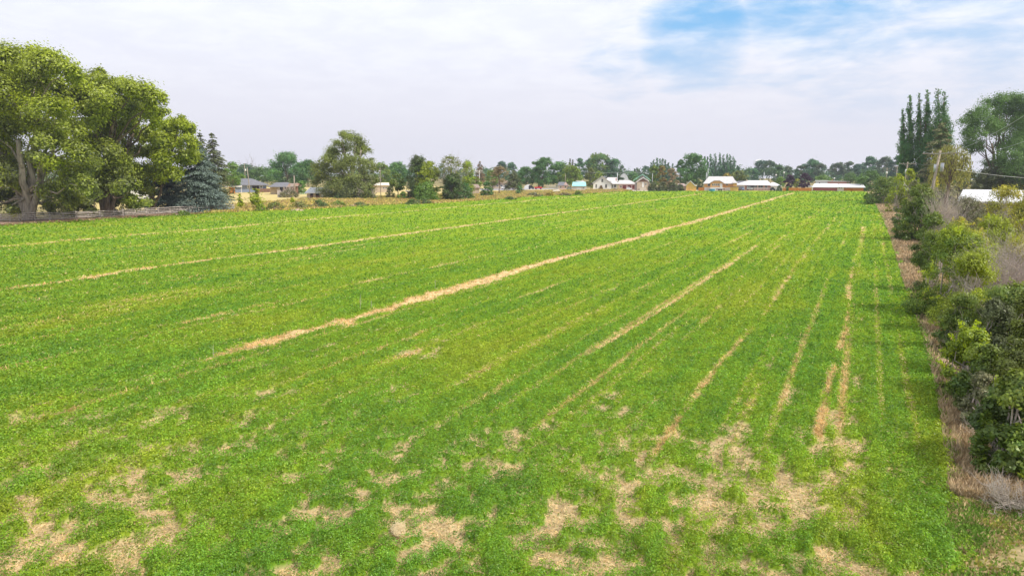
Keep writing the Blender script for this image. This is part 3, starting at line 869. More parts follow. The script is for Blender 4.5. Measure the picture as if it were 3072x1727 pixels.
blob_tree('second elm with leaning trunk behind the log fence, reaching over the spruce', 322, 648,
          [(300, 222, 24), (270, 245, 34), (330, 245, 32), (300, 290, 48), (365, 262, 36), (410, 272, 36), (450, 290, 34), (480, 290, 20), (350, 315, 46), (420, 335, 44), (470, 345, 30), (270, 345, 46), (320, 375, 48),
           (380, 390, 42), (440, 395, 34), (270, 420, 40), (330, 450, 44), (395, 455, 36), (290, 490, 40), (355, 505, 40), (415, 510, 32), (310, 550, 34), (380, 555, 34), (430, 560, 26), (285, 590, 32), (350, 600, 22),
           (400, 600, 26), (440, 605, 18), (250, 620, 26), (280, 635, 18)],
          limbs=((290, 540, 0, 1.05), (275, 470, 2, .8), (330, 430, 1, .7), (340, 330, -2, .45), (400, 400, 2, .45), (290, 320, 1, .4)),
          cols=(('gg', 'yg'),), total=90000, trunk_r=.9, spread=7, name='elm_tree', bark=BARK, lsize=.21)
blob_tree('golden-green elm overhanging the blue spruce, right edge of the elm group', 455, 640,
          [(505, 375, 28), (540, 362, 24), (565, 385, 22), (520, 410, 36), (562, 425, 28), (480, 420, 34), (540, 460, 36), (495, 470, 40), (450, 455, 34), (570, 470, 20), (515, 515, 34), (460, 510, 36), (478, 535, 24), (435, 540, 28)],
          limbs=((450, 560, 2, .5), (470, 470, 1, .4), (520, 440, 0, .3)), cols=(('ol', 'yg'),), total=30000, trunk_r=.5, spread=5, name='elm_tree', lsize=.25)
for a in ((150, 470, 612, 90, 'elm thicket low and dark behind the tallest elm trunk'), (250, 480, 608, 80, 'dark tree filling the gap between the two elm trunks'),
          (20, 430, 614, 110, 'dark tree behind the far left elm at the frame edge'), (370, 470, 604, 60, 'dark tree behind the leaning elm trunk')):
    tree(a[4], a[0], a[1], a[2], a[3], 'round', 'dg', 'gg', cb=a[2] - 8, dens=.7)
for i, (a, b, h_) in enumerate(((150, 590, 24), (205, 600, 26), (345, 585, 18), (385, 595, 22))):
    shrub(['dark low shrub just right of the tallest elm trunk', 'dark low shrub midway between the elm trunks by the log rails', 'small dark shrub right of the leaning elm trunk', 'shrub behind the log fence left of the spruce'][i],
          a, b, 645, h_, ('dk', 'gg'), 1600, name='fence_shrub')
# spruces
conifer('large blue spruce, broad to the ground, behind the log fence', 606, 422, 634, 98, 'sp', (.225, .29, .245), name='blue_spruce', dens=2.4, power=.66)
conifer('smaller blue spruce half hidden under the golden elm', 505, 480, 633, 78, 'sp', (.20, .265, .225), name='blue_spruce', dens=2.2, power=.6)
conifer('tall dark conifer behind the blue spruce, left top', 614, 394, 600, 40, 'dk', 'gg', name='dark_conifer', power=.55, dens=1.1, rag=.5)
conifer('tall dark conifer behind the blue spruce, right top', 650, 396, 601, 56, 'dk', 'gg', name='dark_conifer', power=.6, dens=1.2, rag=.5)

# --- trees of the middle distance
blob_tree('big cottonwood with fading yellow leaves and grey trunk beside the white-roofed shed', 1055, 594,
          [(1032, 405, 14, None, .9), (1055, 412, 18, None, .8), (1055, 548, 26, -9), (1038, 578, 24, -9), (1076, 582, 24, -9), (1020, 556, 22, -8), (1090, 556, 20, -8), (1080, 425, 20, None, .7), (1010, 430, 14), (1000, 450, 22), (1035, 450, 24), (1070, 455, 26), (1100, 445, 14), (985, 475, 22), (970, 500, 24), (1010, 490, 28), (1045, 490, 24),
           (1085, 485, 22), (1110, 490, 16), (1120, 510, 12), (965, 530, 24), (1000, 530, 28), (1040, 540, 24), (1080, 535, 26), (1110, 540, 18), (985, 565, 24), (1025, 570, 26), (1070, 572, 24), (1100, 572, 18), (1125, 545, 10), (1045, 590, 14), (1090, 592, 12), (1005, 590, 14)],
          limbs=((1060, 480, 0, .6), (1050, 520, 0, .8), (1030, 440, 1, .3), (1085, 450, -1, .3)), cols=(('gg', 'ol'),), total=60000, rs=1.25, trunk_r=.8, spread=6, name='cottonwood_tree', bark=BARKG)
TR = [
    # cx top base hw kind col col2 cb label name
    (700, 487, 580, 34, 'round', 'mg', 'lg', 560, 'light green tree left of the grey-roofed house, beside the dark conifers', 'broadleaf_tree'),
    (742, 494, 552, 44, 'broad', 'dg', 'bl', 540, 'dark tree behind the grey-roofed house', 'broadleaf_tree'),
    (790, 500, 556, 40, 'broad', 'dg', 'mg', 545, 'dark green tree between the grey roof and the spreading locust', 'broadleaf_tree'),
    (862, 457, 560, 66, 'broad', 'em', 'mg', 552, 'spreading green locust tree behind the brown shed', 'locust_tree'),
    (925, 480, 561, 44, 'broad', 'em', 'dg', 552, 'green tree between the spreading locust and the big cottonwood', 'broadleaf_tree'),
    (1145, 488, 562, 30, 'round', 'mg', 'ol', 555, 'small olive tree right of the big cottonwood behind the thin pole', 'broadleaf_tree'),
    (1192, 484, 560, 40, 'broad', 'em', 'mg', 552, 'rounded bright green tree between cottonwood and thicket', 'broadleaf_tree'),
    (1193, 518, 597, 24, 'oval', 'mg', 'ol', 570, 'slim small tree with thin dark trunk in the dry pasture', 'sapling_tree'),
    (1245, 500, 566, 34, 'broad', 'bl', 'dg', 555, 'blue-green tree deep behind the left side of the thicket', 'broadleaf_tree'),
    (1256, 464, 598, 34, 'col', 'gg', 'dg', 590, 'tall dark ragged tree at the left end of the thicket', 'thicket_tree'),
    (1288, 482, 600, 36, 'oval', 'ol', 'yg', 585, 'yellow-green tree with pale branches in the middle of the thicket', 'thicket_tree'),
    (1404, 484, 592, 22, 'col', 'lg', 'yg', 575, 'narrow bright green tree at the right end of the thicket', 'thicket_tree'),
    (1425, 528, 580, 24, 'broad', 'ol', 'lg', 566, 'low green tree behind the small tan pump house', 'broadleaf_tree'),
    (1362, 520, 602, 36, 'round', 'gg', 'dg', 600, 'dark bushy tree under the bare grey crown in the thicket', 'thicket_tree'),
    (1498, 497, 582, 30, 'oval', 'br', 'gb', 548, 'sparse tan-brown dying tree beside the asphalt strip', 'dying_tree'),
    (1478, 510, 566, 26, 'round', 'mg', 'ol', 560, 'green tree behind the left of the tan-brown tree', 'broadleaf_tree'),
    (1505, 484, 548, 20, 'broad', 'bl', 'bl', 545, 'hazy bluish tree far behind the tan-brown tree, left', 'broadleaf_tree'),
    (1535, 488, 549, 26, 'broad', 'bl', 'em', 545, 'hazy bluish tree far behind the dark juniper', 'broadleaf_tree'),
    (1578, 499, 562, 34, 'broad', 'em', 'dg', 553, 'dark green tree above the road, left of the feathery-topped locust', 'broadleaf_tree'),
    (1628, 470, 563, 38, 'vase', 'em', 'dg', 554, 'tall locust with feathery top above the red pickup', 'locust_tree'),
    (1676, 484, 562, 38, 'broad', 'mg', 'em', 553, 'rounded green tree above the low pink house', 'broadleaf_tree'),
    (1712, 494, 564, 34, 'round', 'lg', 'ol', 552, 'yellow-green tree just left of the turquoise shed', 'broadleaf_tree'),
    (1738, 474, 548, 18, 'oval', 'bl', 'em', 545, 'slim blue-green tree behind the turquoise shed', 'broadleaf_tree'),
    (1768, 478, 549, 24, 'vase', 'em', 'bl', 545, 'blue-green tree left of the tallest crown behind the white house', 'broadleaf_tree'),
    (1795, 458, 550, 40, 'vase', 'em', 'ol', 545, 'tallest green crown behind the white gabled house', 'cottonwood_tree'),
    (1838, 474, 550, 34, 'vase', 'em', 'bl', 545, 'spreading blue-green tree behind the chimney of the white house', 'cottonwood_tree'),
    (1866, 496, 551, 14, 'oval', 'gg', 'bl', 545, 'thin ragged tree at the right end of the crowns behind the white house', 'broadleaf_tree'),
    (1773, 506, 566, 20, 'oval', 'dk', 'ol', 562, 'dark tree standing between turquoise shed and white gabled house', 'broadleaf_tree'),
    (1796, 513, 556, 10, 'round', 'yg', 'lg', 540, 'small lime green tree behind the ridge of the white house', 'broadleaf_tree'),
    (1860, 530, 560, 12, 'round', 'dk', 'bl', 552, 'dark shrub tree beside the arched barn', 'broadleaf_tree'),
    (1897, 516, 552, 24, 'broad', 'em', 'mg', 545, 'low green tree between the arched barn and green-roofed house', 'broadleaf_tree'),
    (1938, 498, 546, 20, 'oval', 'bl', 'bl', 542, 'hazy bluish tree behind the mint green roof', 'broadleaf_tree'),
    (1960, 496, 566, 20, 'oval', 'mg', 'ol', 560, 'green tree right beside the porch of the green-roofed house', 'broadleaf_tree'),
    (1984, 497, 567, 18, 'oval', 'ol', 'rb', 560, 'tree with orange-tinted top right of the green-roofed house', 'broadleaf_tree'),
    (2014, 504, 568, 20, 'oval', 'gb', 'br', 560, 'tan thinning tree left of the big round tree', 'dying_tree'),
    (2078, 459, 562, 46, 'round', 'em', 'mg', 553, 'big round deep green tree behind the yellow shed', 'maple_tree'),
    (2040, 480, 561, 20, 'oval', 'em', 'dg', 555, 'dark green tree tucked on the left flank of the big round tree', 'broadleaf_tree'),
    (2178, 520, 562, 16, 'oval', 'rb', 'go', 550, 'small orange-brown tree behind the yellow house roof', 'broadleaf_tree'),
    (2215, 512, 562, 28, 'round', 'ol', 'gg', 552, 'olive tree between the yellow house and the brick house', 'broadleaf_tree'),
    (2250, 505, 548, 30, 'broad', 'bl', 'em', 545, 'hazy low tree behind the left roof of the brick house', 'broadleaf_tree'),
    (2285, 480, 547, 28, 'vase', 'bl', 'bl', 526, 'tall pale-trunked tree behind the brick house', 'cottonwood_tree'),
    (2306, 482, 548, 20, 'vase', 'bl', 'gg', 524, 'tall open tree next to the pale-trunked one behind the brick house', 'cottonwood_tree'),
    (2334, 494, 552, 26, 'oval', 'bl', 'mg', 545, 'blue-green tree between the two white globe lamps', 'broadleaf_tree'),
    (2362, 499, 548, 20, 'broad', 'bl', 'gg', 545, 'hazy tree right of the taller globe lamp', 'broadleaf_tree'),
    (2340, 530, 566, 18, 'oval', 'mg', 'lg', 558, 'green tree at the right end of the brick house', 'broadleaf_tree'),
    (2432, 478, 548, 34, 'oval', 'bl', 'em', 545, 'tall hazy tree with a knobby top behind the purple trees', 'broadleaf_tree'),
    (2458, 490, 549, 22, 'broad', 'bl', 'gg', 545, 'hazy tree right of the knobby-topped tree', 'broadleaf_tree'),
    (2400, 494, 551, 18, 'oval', 'dk', 'bl', 545, 'dark bluish tree above the left purple tree', 'broadleaf_tree'),
    (2366, 524, 570, 17, 'round', 'pu', 'pu', 562, 'left one of two dark purple plum trees', 'plum_tree'),
    (2413, 521, 571, 21, 'round', 'pu', 'pu', 563, 'right and larger of two dark purple plum trees', 'plum_tree'),
    (2389, 536, 570, 12, 'oval', 'go', 'lg', 566, 'pale yellow-green bush tree between the purple plums', 'broadleaf_tree'),
    (2470, 527, 556, 30, 'broad', 'mg', 'lg', 550, 'low green tree behind the upper white building', 'broadleaf_tree'),
    (2510, 486, 546, 26, 'vase', 'bl', 'gg', 543, 'hazy open tree above the brick roofs', 'broadleaf_tree'),
    (2545, 484, 546, 22, 'vase', 'bl', 'gg', 543, 'hazy tree with two knobs behind the red brick building', 'broadleaf_tree'),
    (2572, 490, 547, 22, 'vase', 'bl', 'bl', 543, 'hazy tree with gaps left of the tall hazy group', 'broadleaf_tree'),
    (2605, 468, 546, 28, 'oval', 'bl', 'em', 543, 'tallest hazy tree in the far group near the right hedge', 'broadleaf_tree'),
    (2650, 470, 548, 30, 'oval', 'bl', 'gg', 543, 'hazy wide tree behind the far utility pole', 'broadleaf_tree'),
    (2685, 466, 552, 26, 'oval', 'bl', 'bl', 545, 'hazy tree at the foot of the left poplar', 'broadleaf_tree'),
    (2550, 520, 562, 30, 'broad', 'dg', 'mg', 555, 'dark low tree behind the orange doors', 'broadleaf_tree'),
    (2606, 512, 573, 40, 'round', 'mg', 'dg', 570, 'rounded mulberry tree at the right end of the far field edge', 'mulberry_tree'),
]
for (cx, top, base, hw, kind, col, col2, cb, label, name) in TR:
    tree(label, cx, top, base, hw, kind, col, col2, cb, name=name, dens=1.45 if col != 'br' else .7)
bare('spiky bare tree top over the grey-roofed house', 748, 473, 552, 18, 'bare_tree', 9, 'tree', BARK)
bare('dead grey tree with bare crown at the top of the thicket', 1352, 452, 600, 44, 'dead_tree', 16, 'tree', BARKG, thick=.8)
tree('sparse brown-leaved crown mixed with the dead grey tree', 1355, 466, 601, 34, 'vase', 'gb', 'ol', 540, name='dying_tree', dens=.45)
conifer('red-tipped dark conifer far behind the thicket with a white cross pole', 1440, 484, 552, 20, 'dk', 'rb', name='conifer_tree', power=.5)
conifer('dark juniper-like conifer beside the tan-brown tree', 1541, 508, 572, 32, 'dk', 'gg', name='conifer_tree', power=.5, cb=562)
conifer('small dark cone-shaped conifer in front of the parked cars', 1558, 545, 584, 14, 'dk', 'em', name='small_conifer', power=.7)
conifer('left one of two thin far conifer tips above the green trees', 1709, 475, 550, 8, 'dk', 'dk', name='conifer_tree')
conifer('right one of two thin far conifer tips above the green trees', 1717, 478, 551, 8, 'dk', 'dk', name='conifer_tree')
conifer('dark blue conifer left of the two purple plums', 2388, 500, 558, 20, 'dk', 'bl', name='conifer_tree', power=.7)
for i, (cx, top, hw) in enumerate(((1905, 506, 5), (1911, 502, 6), (1918, 506, 5))):
    spires(['first thin poplar tip from the left over the arched barn', 'middle thin poplar tip over the arched barn', 'last thin poplar tip over the arched barn'][i], cx, 546, [(cx, top, 542, hw)], 'dk', 'bl', 500, group='thin poplar tips far behind the barn')
px_ = [(1953, 486, 6), (1961, 478, 7), (1971, 472, 7), (1980, 475, 7), (1988, 473, 8), (1997, 478, 7), (2006, 486, 6), (2018, 490, 5)]
nm = ['first', 'second', 'third', 'fourth', 'fifth', 'sixth', 'seventh', 'eighth']
for i, (cx, top, hw) in enumerate(px_):
    spires(nm[i] + ' poplar from the left in the hazy row left of the big round tree', cx, 550, [(cx, top, 546, hw)], 'bl', 'em', 1100, group='hazy poplar row left of the round tree')
px_ = [(2115, 468, 6), (2122, 470, 5), (2132, 462, 8), (2146, 461, 9), (2160, 460, 7), (2171, 463, 7), (2181, 460, 8), (2191, 463, 7), (2201, 468, 9), (2212, 496, 5), (2217, 500, 4)]
nm += ['ninth', 'tenth', 'last']
for i, (cx, top, hw) in enumerate(px_):
    spires(nm[i] + ' poplar from the left in the row behind the yellow house', cx, 552, [(cx, top, 548, hw)], 'bl', 'em', 1500, group='poplar row behind the yellow house')
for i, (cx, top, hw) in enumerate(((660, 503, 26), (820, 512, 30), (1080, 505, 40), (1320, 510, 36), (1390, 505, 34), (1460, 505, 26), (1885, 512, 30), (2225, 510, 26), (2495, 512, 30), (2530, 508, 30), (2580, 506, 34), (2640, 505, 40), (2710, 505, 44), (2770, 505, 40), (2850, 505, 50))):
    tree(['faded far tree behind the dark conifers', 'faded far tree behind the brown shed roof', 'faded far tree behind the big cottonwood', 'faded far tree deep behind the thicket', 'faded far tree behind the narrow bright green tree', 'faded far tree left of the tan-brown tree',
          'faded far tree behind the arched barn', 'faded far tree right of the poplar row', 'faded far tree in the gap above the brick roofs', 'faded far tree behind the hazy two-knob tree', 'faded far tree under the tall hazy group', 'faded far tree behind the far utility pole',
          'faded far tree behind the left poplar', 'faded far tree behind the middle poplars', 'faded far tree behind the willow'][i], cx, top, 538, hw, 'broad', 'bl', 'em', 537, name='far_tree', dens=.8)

# the far wood that closes the horizon
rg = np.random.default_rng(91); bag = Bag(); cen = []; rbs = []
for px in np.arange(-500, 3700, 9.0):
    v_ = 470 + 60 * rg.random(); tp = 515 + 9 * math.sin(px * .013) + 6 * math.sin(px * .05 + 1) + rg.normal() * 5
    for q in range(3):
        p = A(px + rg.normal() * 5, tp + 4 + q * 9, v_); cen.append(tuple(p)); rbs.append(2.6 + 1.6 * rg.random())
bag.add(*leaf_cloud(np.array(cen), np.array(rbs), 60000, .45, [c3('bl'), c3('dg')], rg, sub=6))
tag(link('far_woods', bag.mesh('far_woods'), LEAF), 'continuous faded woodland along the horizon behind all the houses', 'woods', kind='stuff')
# --- right-hand trees
spires('leftmost of the three tall poplars, two spires', 2722, 606, [(2730, 284, 560, 13), (2708, 325, 560, 11), (2722, 440, 590, 16)], 'dg', 'em', 34000)
spires('middle of the three tall poplars, two thin spires', 2766, 607, [(2757, 277, 560, 10), (2782, 267, 560, 13), (2770, 430, 590, 14)], 'dg', 'em', 34000)
spires('rightmost and broadest of the three tall poplars', 2824, 608, [(2813, 263, 560, 18), (2833, 271, 540, 16), (2846, 352, 520, 13), (2822, 420, 590, 17)], 'dg', 'em', 36000)
conifer('broad brown-green conifer in front of the poplars', 2803, 365, 612, 66, 'dg', 'gb', name='browning_conifer', power=.5, dens=1.3, rag=.4)


def willow(label, cx, top, base, hw, bottom):
    x, y, v = G(cx, base); s = v / F; rg = np.random.default_rng(33); root = thing('willow_tree', label, 'tree', (x, y, 0))
    zt = A(cx, top, v).z; zb = A(cx, bottom, v).z; R = hw * s
    bag = Bag(); mb = MB()
    lines_mesh(mb, (0, 0, -.1), (0, 0, zt * .6), .5, .3, 8, .04)
    ls = leafsize(v, .14, 1.3)
    for i in range(150):
        az = rg.random() * 6.28; r = R * math.sqrt(rg.random()); z0 = zb + (zt - zb) * (0.55 + .45 * math.sqrt(max(0, 1 - (r / R) ** 2))) * (0.9 + .1 * rg.random())
        z1 = zb + rg.random() * (z0 - zb) * .55; n_ = int(40 * (z0 - z1) / (zt - zb)) + 10
        if i < 40: lines_mesh(mb, (0, 0, zt * .35), (r * math.cos(az), r * math.sin(az), z0 - .3), .14, .04, 4, .1)
        t = rg.random(n_)
        P = np.stack([r * math.cos(az) * (1 + .08 * t) + rg.normal(size=n_) * .28, r * math.sin(az) * (1 + .08 * t) + rg.normal(size=n_) * .28, z0 + (z1 - z0) * t], 1)
        C = (c3('wi') * (.6 + .5 * rg.random()) + c3('go') * .35 * rg.random()) * (.8 + .4 * rg.random((n_, 1)))
        bag.add(*leaf_geo(P, rg.normal(size=(n_, 3)) * np.array([1, 1, .2]), ls * 1.5 * (.7 + .6 * rg.random(n_)), .3, C, rg, axis=np.array([[0, 0, -3.0]])))
    mb.build('trunk', BARK, root); link('crown', bag.mesh('crown'), LEAF, root)


willow('yellowish weeping willow with hanging strands right of the utility pole', 2838, 425, 622, 52, 575)
blob_tree('tall cottonwood with yellow patches and dark trunks at the right edge', 3010, 604,
          [(2985, 308, 24), (3015, 298, 26), (3050, 318, 30), (3085, 335, 34), (3010, 340, 34), (2955, 335, 20), (2925, 352, 26), (2960, 375, 28, None, .95), (2990, 385, 24, None, .9), (3060, 375, 38), (3110, 400, 45), (2905, 395, 18), (2925, 405, 22, None, .9),
           (2905, 430, 18, None, .9), (2935, 440, 20), (3040, 430, 34), (3090, 455, 44), (3150, 430, 50), (3030, 480, 34), (3075, 520, 40), (2985, 500, 26), (3130, 530, 50), (3020, 540, 34), (2970, 545, 30), (3070, 575, 36), (3180, 500, 50)],
          limbs=((2990, 500, 0, .7), (2975, 430, -2, .45), (2955, 450, 2, .4), (3010, 400, 1, .5), (3000, 350, 0, .35)), cols=(('dg', 'mg'),), total=140000, rs=1.28, trunk_r=.6, spread=8, name='cottonwood_tree', bark=BARK)
for i, (cx, top, base, hw) in enumerate(((2895, 512, 606, 36), (2950, 505, 605, 40), (3000, 500, 606, 45), (3060, 490, 607, 50), (3130, 480, 606, 60), (2870, 530, 607, 26))):
    tree(['dark tree behind the white roofs, left of the cottonwood trunks', 'dark tree at the foot of the cottonwood', 'dark tree below the cottonwood trunks, centre', 'dark tree behind the white roof near the frame edge', 'dark tree just past the right frame edge',
          'dark bush tree under the willow strands'][i], cx, top, base, hw, 'round', 'dk', 'gg', cb=base - 10, dens=.8)
# --- right-hand hedge, far to near
shrub('dark rounded bush where the hedge starts at the far field corner', 2655, 530, 614, 50, ('dg', 'ol'), 9000, name='hedge_bush', cat='bush')
shrub('bright green young tree beside the second utility pole', 2718, 503, 640, 26, ('ol', 'yg'), 4000, name='hedge_bush', cat='bush')
shrub('bright green top of a bush left of the second utility pole', 2688, 522, 640, 30, ('ol', 'yg'), 3500, name='hedge_bush', cat='bush')
shrub('olive brown twiggy bush between the two utility poles', 2735, 540, 664, 34, ('gg', 'gb'), 3000, name='hedge_bush', cat='bush', dead=.3)
shrub('rounded green bush with dark underside hanging over the dry path', 2748, 556, 724, 62, ('dg', 'ol'), 20000, name='hedge_bush', cat='bush', spray=8)
bare('pale grey bare bush right of the rounded green one', 2812, 560, 750, 40, 'bare_bush', 40, 'bush', TWIG, up=.3)
shrub('grey-green scrub with pale twigs below the white roofs', 2885, 588, 740, 66, ('gg', 'gb'), 6500, name='hedge_bush', cat='bush', dead=.9)
bare('twiggy grey bush in front of the scrub', 2850, 610, 730, 34, 'bare_bush', 18, 'bush', TWIG)
shrub('yellow-green shoot bush below the main utility pole', 2790, 530, 700, 12, ('yg', 'go'), 900, name='hedge_bush', cat='bush', spray=4)
shrub('yellow-green leafy bush in front of the white roofs', 3000, 556, 760, 75, ('ol', 'go'), 5000, name='hedge_bush', cat='bush', spray=20, dead=.3)
shrub('yellow-green bush at the frame edge level with the white roofs', 3085, 560, 780, 70, ('ol', 'go'), 7000, name='hedge_bush', cat='bush', spray=12)
shrub('brown-stemmed bush with lime shoots beyond the big dark bush', 2865, 665, 800, 62, ('ol', 'go'), 8500, name='hedge_bush', cat='bush', spray=24, dead=.3)
shrub('lime green bush in the middle of the hedge', 2965, 650, 830, 80, ('ol', 'yg'), 14000, name='hedge_bush', cat='bush', spray=24, dead=.3)
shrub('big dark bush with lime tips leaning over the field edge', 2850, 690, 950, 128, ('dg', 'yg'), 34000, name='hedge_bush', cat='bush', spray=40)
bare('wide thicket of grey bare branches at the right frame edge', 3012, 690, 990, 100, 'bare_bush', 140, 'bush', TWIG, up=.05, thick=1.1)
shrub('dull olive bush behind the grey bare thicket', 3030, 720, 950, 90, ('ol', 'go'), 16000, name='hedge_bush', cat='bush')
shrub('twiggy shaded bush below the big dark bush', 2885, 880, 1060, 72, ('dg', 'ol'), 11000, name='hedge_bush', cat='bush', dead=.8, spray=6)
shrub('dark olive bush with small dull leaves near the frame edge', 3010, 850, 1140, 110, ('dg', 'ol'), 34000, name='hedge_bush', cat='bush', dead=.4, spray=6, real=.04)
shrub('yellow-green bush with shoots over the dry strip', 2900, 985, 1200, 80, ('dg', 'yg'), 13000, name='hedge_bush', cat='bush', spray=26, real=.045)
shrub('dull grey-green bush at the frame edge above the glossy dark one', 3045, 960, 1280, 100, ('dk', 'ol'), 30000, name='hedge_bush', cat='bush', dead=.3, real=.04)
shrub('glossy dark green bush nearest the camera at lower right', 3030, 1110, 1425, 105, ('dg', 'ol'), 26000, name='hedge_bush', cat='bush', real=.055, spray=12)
shrub('dark green bush just beyond the right frame edge', 3230, 1000, 1440, 120, ('dg', 'ol'), 14000, name='hedge_bush', cat='bush', real=.055)
bare('heap of pale dead branches under the nearest bush', 3050, 1425, 1530, 105, 'brush_pile', 46, 'brush', PALE, lie=1, thick=1.2)
bare('grey dead twigs on the dry strip beside the glossy bush', 2960, 1230, 1330, 60, 'dead_twigs', 22, 'brush', PALE, lie=1, thick=.7)

shrub('grey-green scrub hiding the wall below the white roofs', 2965, 604, 735, 62, ('gg', 'gb'), 6000, name='hedge_bush', cat='bush', dead=.5)
shrub('olive scrub at the frame edge below the white roofs', 3050, 612, 760, 60, ('gg', 'ol'), 6000, name='hedge_bush', cat='bush', dead=.4)
shrub('small shaded bush at the foot of the main utility pole', 2790, 640, 790, 50, ('dg', 'ol'), 6000, name='hedge_bush', cat='bush')
shrub('low brown-green brush over the dry strip below the twiggy bush', 2930, 1120, 1290, 52, ('dk', 'gb'), 5000, name='hedge_bush', cat='bush', dead=.8, real=.04)
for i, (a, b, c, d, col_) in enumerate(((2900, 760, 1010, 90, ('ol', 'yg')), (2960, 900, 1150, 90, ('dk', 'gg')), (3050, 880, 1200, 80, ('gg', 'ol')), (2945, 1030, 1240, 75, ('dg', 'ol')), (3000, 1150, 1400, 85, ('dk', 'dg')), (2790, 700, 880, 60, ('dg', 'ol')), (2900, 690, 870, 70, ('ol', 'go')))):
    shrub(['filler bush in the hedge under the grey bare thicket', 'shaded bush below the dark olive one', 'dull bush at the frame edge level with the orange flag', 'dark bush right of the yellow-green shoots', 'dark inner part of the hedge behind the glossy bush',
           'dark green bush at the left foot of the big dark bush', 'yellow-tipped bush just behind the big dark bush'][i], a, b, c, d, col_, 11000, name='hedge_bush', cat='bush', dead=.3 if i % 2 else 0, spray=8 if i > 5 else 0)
# --- shrubs along the left field edge
conifer('young bright green pine standing in the dry pasture', 770, 565, 629, 24, 'mg', 'yg', name='young_pine', power=.6, dens=1.0, rag=.5, droop=-.5)
conifer('thin upright sapling left of the young pine', 722, 580, 627, 8, 'ol', 'yg', name='young_pine', dens=.8, droop=-.5)
conifer('tiny upright sapling in the pasture below the brush pile', 878, 593, 612, 4, 'ol', 'yg', name='young_pine', dens=.8, droop=-.5)
SH = [(905, 542, 582, 16, ('em', 'lg'), 'small bright green tree at the end of the brown shed', 900, 0), (868, 568, 592, 28, ('gb', 'gg'), 'brown-green brush heap beside the leaning metal sheet', 1100, .3),
      (1282, 546, 603, 40, ('mg', 'lg'), 'round bright green bush in front of the thicket', 5200, 0), (1355, 540, 601, 34, ('dg', 'em'), 'dark green bush in front of the thicket, middle', 3400, 0), (1395, 548, 598, 28, ('dg', 'em'), 'dark green bush in front of the thicket, right end', 2400, 0),
      (1210, 575, 598, 18, ('mg', 'lg'), 'low green bush at the foot of the slim pasture tree', 900, 0), (1171, 560, 596, 14, ('gg', 'ol'), 'grey-green bush left of the slim pasture tree', 600, .2), (1462, 545, 590, 20, ('dg', 'em'), 'small dark round tree right of the tan pump house', 1500, 0),
      (1100, 570, 598, 30, ('gg', 'ol'), 'scrubby bush at the foot of the big cottonwood, right', 1600, .2), (1030, 575, 598, 30, ('dg', 'gg'), 'dark scrub at the foot of the big cottonwood, left', 1600, 0),
      (828, 606, 630, 30, ('gg', 'ol'), 'grey-green weeds at the field edge left of the dirt heap', 900, 0), (895, 604, 627, 34, ('ol', 'gb'), 'olive weeds at the field edge above the dirt heap', 900, 0), (958, 598, 624, 26, ('gg', 'mg'), 'taller dark weed clump at the field edge', 1000, 0),
      (1015, 603, 621, 24, ('ol', 'mg'), 'green weed clump right of the dark weed clump', 700, 0), (1080, 606, 619, 30, ('mg', 'gb'), 'low weeds along the field edge under the cottonwood', 700, 0), (1237, 598, 614, 22, ('mg', 'gg'), 'green weeds at the field edge left of the round bush', 700, 0),
      (1272, 594, 612, 26, ('gg', 'mg'), 'pale green weeds under the round bright bush', 700, 0), (783, 612, 634, 18, ('mg', 'yg'), 'green weeds at the foot of the young pine', 500, 0), (1530, 590, 600, 20, ('gg', 'mg'), 'short weeds below the small conifer', 350, 0),
      (1600, 578, 590, 26, ('gb', 'gg'), 'brownish weeds left of the golden bush', 500, 0), (1648, 576, 589, 16, ('go', 'rb'), 'golden flowering bush at the field edge', 400, 0), (1695, 578, 587, 20, ('gb', 'br'), 'tan weeds right of the golden bush', 400, 0),
      (1735, 572, 586, 15, ('mg', 'ol'), 'green weeds below the turquoise shed', 350, 0), (1803.5, 557, 570, 6, ('gb', 'rb'), 'round brown bush against the white gable wall', 220, 0),
      (1960, 548, 574, 17, ('dk', 'gg'), 'dark hedge bush right of the stone porch', 900, 0), (1988, 546, 574, 18, ('dk', 'gg'), 'dark hedge bush second from the stone porch', 900, 0), (2016, 547, 574, 18, ('dk', 'gg'), 'dark hedge bush third from the stone porch', 900, 0), (2040, 552, 573, 12, ('dk', 'gg'), 'dark hedge bush beside the small grey shed', 500, 0),
      (2100, 545, 570, 12, ('dk', 'dg'), 'dark shrub right of the yellow shed', 500, 0), (2363, 560, 573, 6, ('dg', 'mg'), 'clipped green bush left of the orange fence', 220, 0), (2337, 556, 574, 9, ('dk', 'bl'), 'dark bush at the corner of the white garage', 300, 0),
      (2560, 562, 573, 6, ('dg', 'mg'), 'small shrub at the orange doors', 150, 0), (300, 634, 652, 14, ('gg', 'ol'), 'weeds at the foot of the leaning elm', 300, 0), (548, 632, 649, 22, ('mg', 'ol'), 'green weed patch before the log fence', 600, 0), (712, 561, 574, 10, ('mg', 'lg'), 'green bush beside the flat white roof', 350, 0),
      (2600, 580, 600, 10, ('dg', 'mg'), 'low bush at the far corner of the dry strip', 200, 0), (2690, 640, 668, 16, ('gg', 'mg'), 'low weeds on the dry strip', 500, 0), (60, 600, 640, 40, ('dk', 'gg'), 'shaded shrub behind the log rails at far left', 2200, 0)]
for (cx, top, base, hw, cols, label, n_, dd) in SH:
    shrub(label, cx, top, base, hw, cols, n_, name='field_shrub' if base < 640 else 'weed_clump', cat='shrub', dead=dd, real=.1)

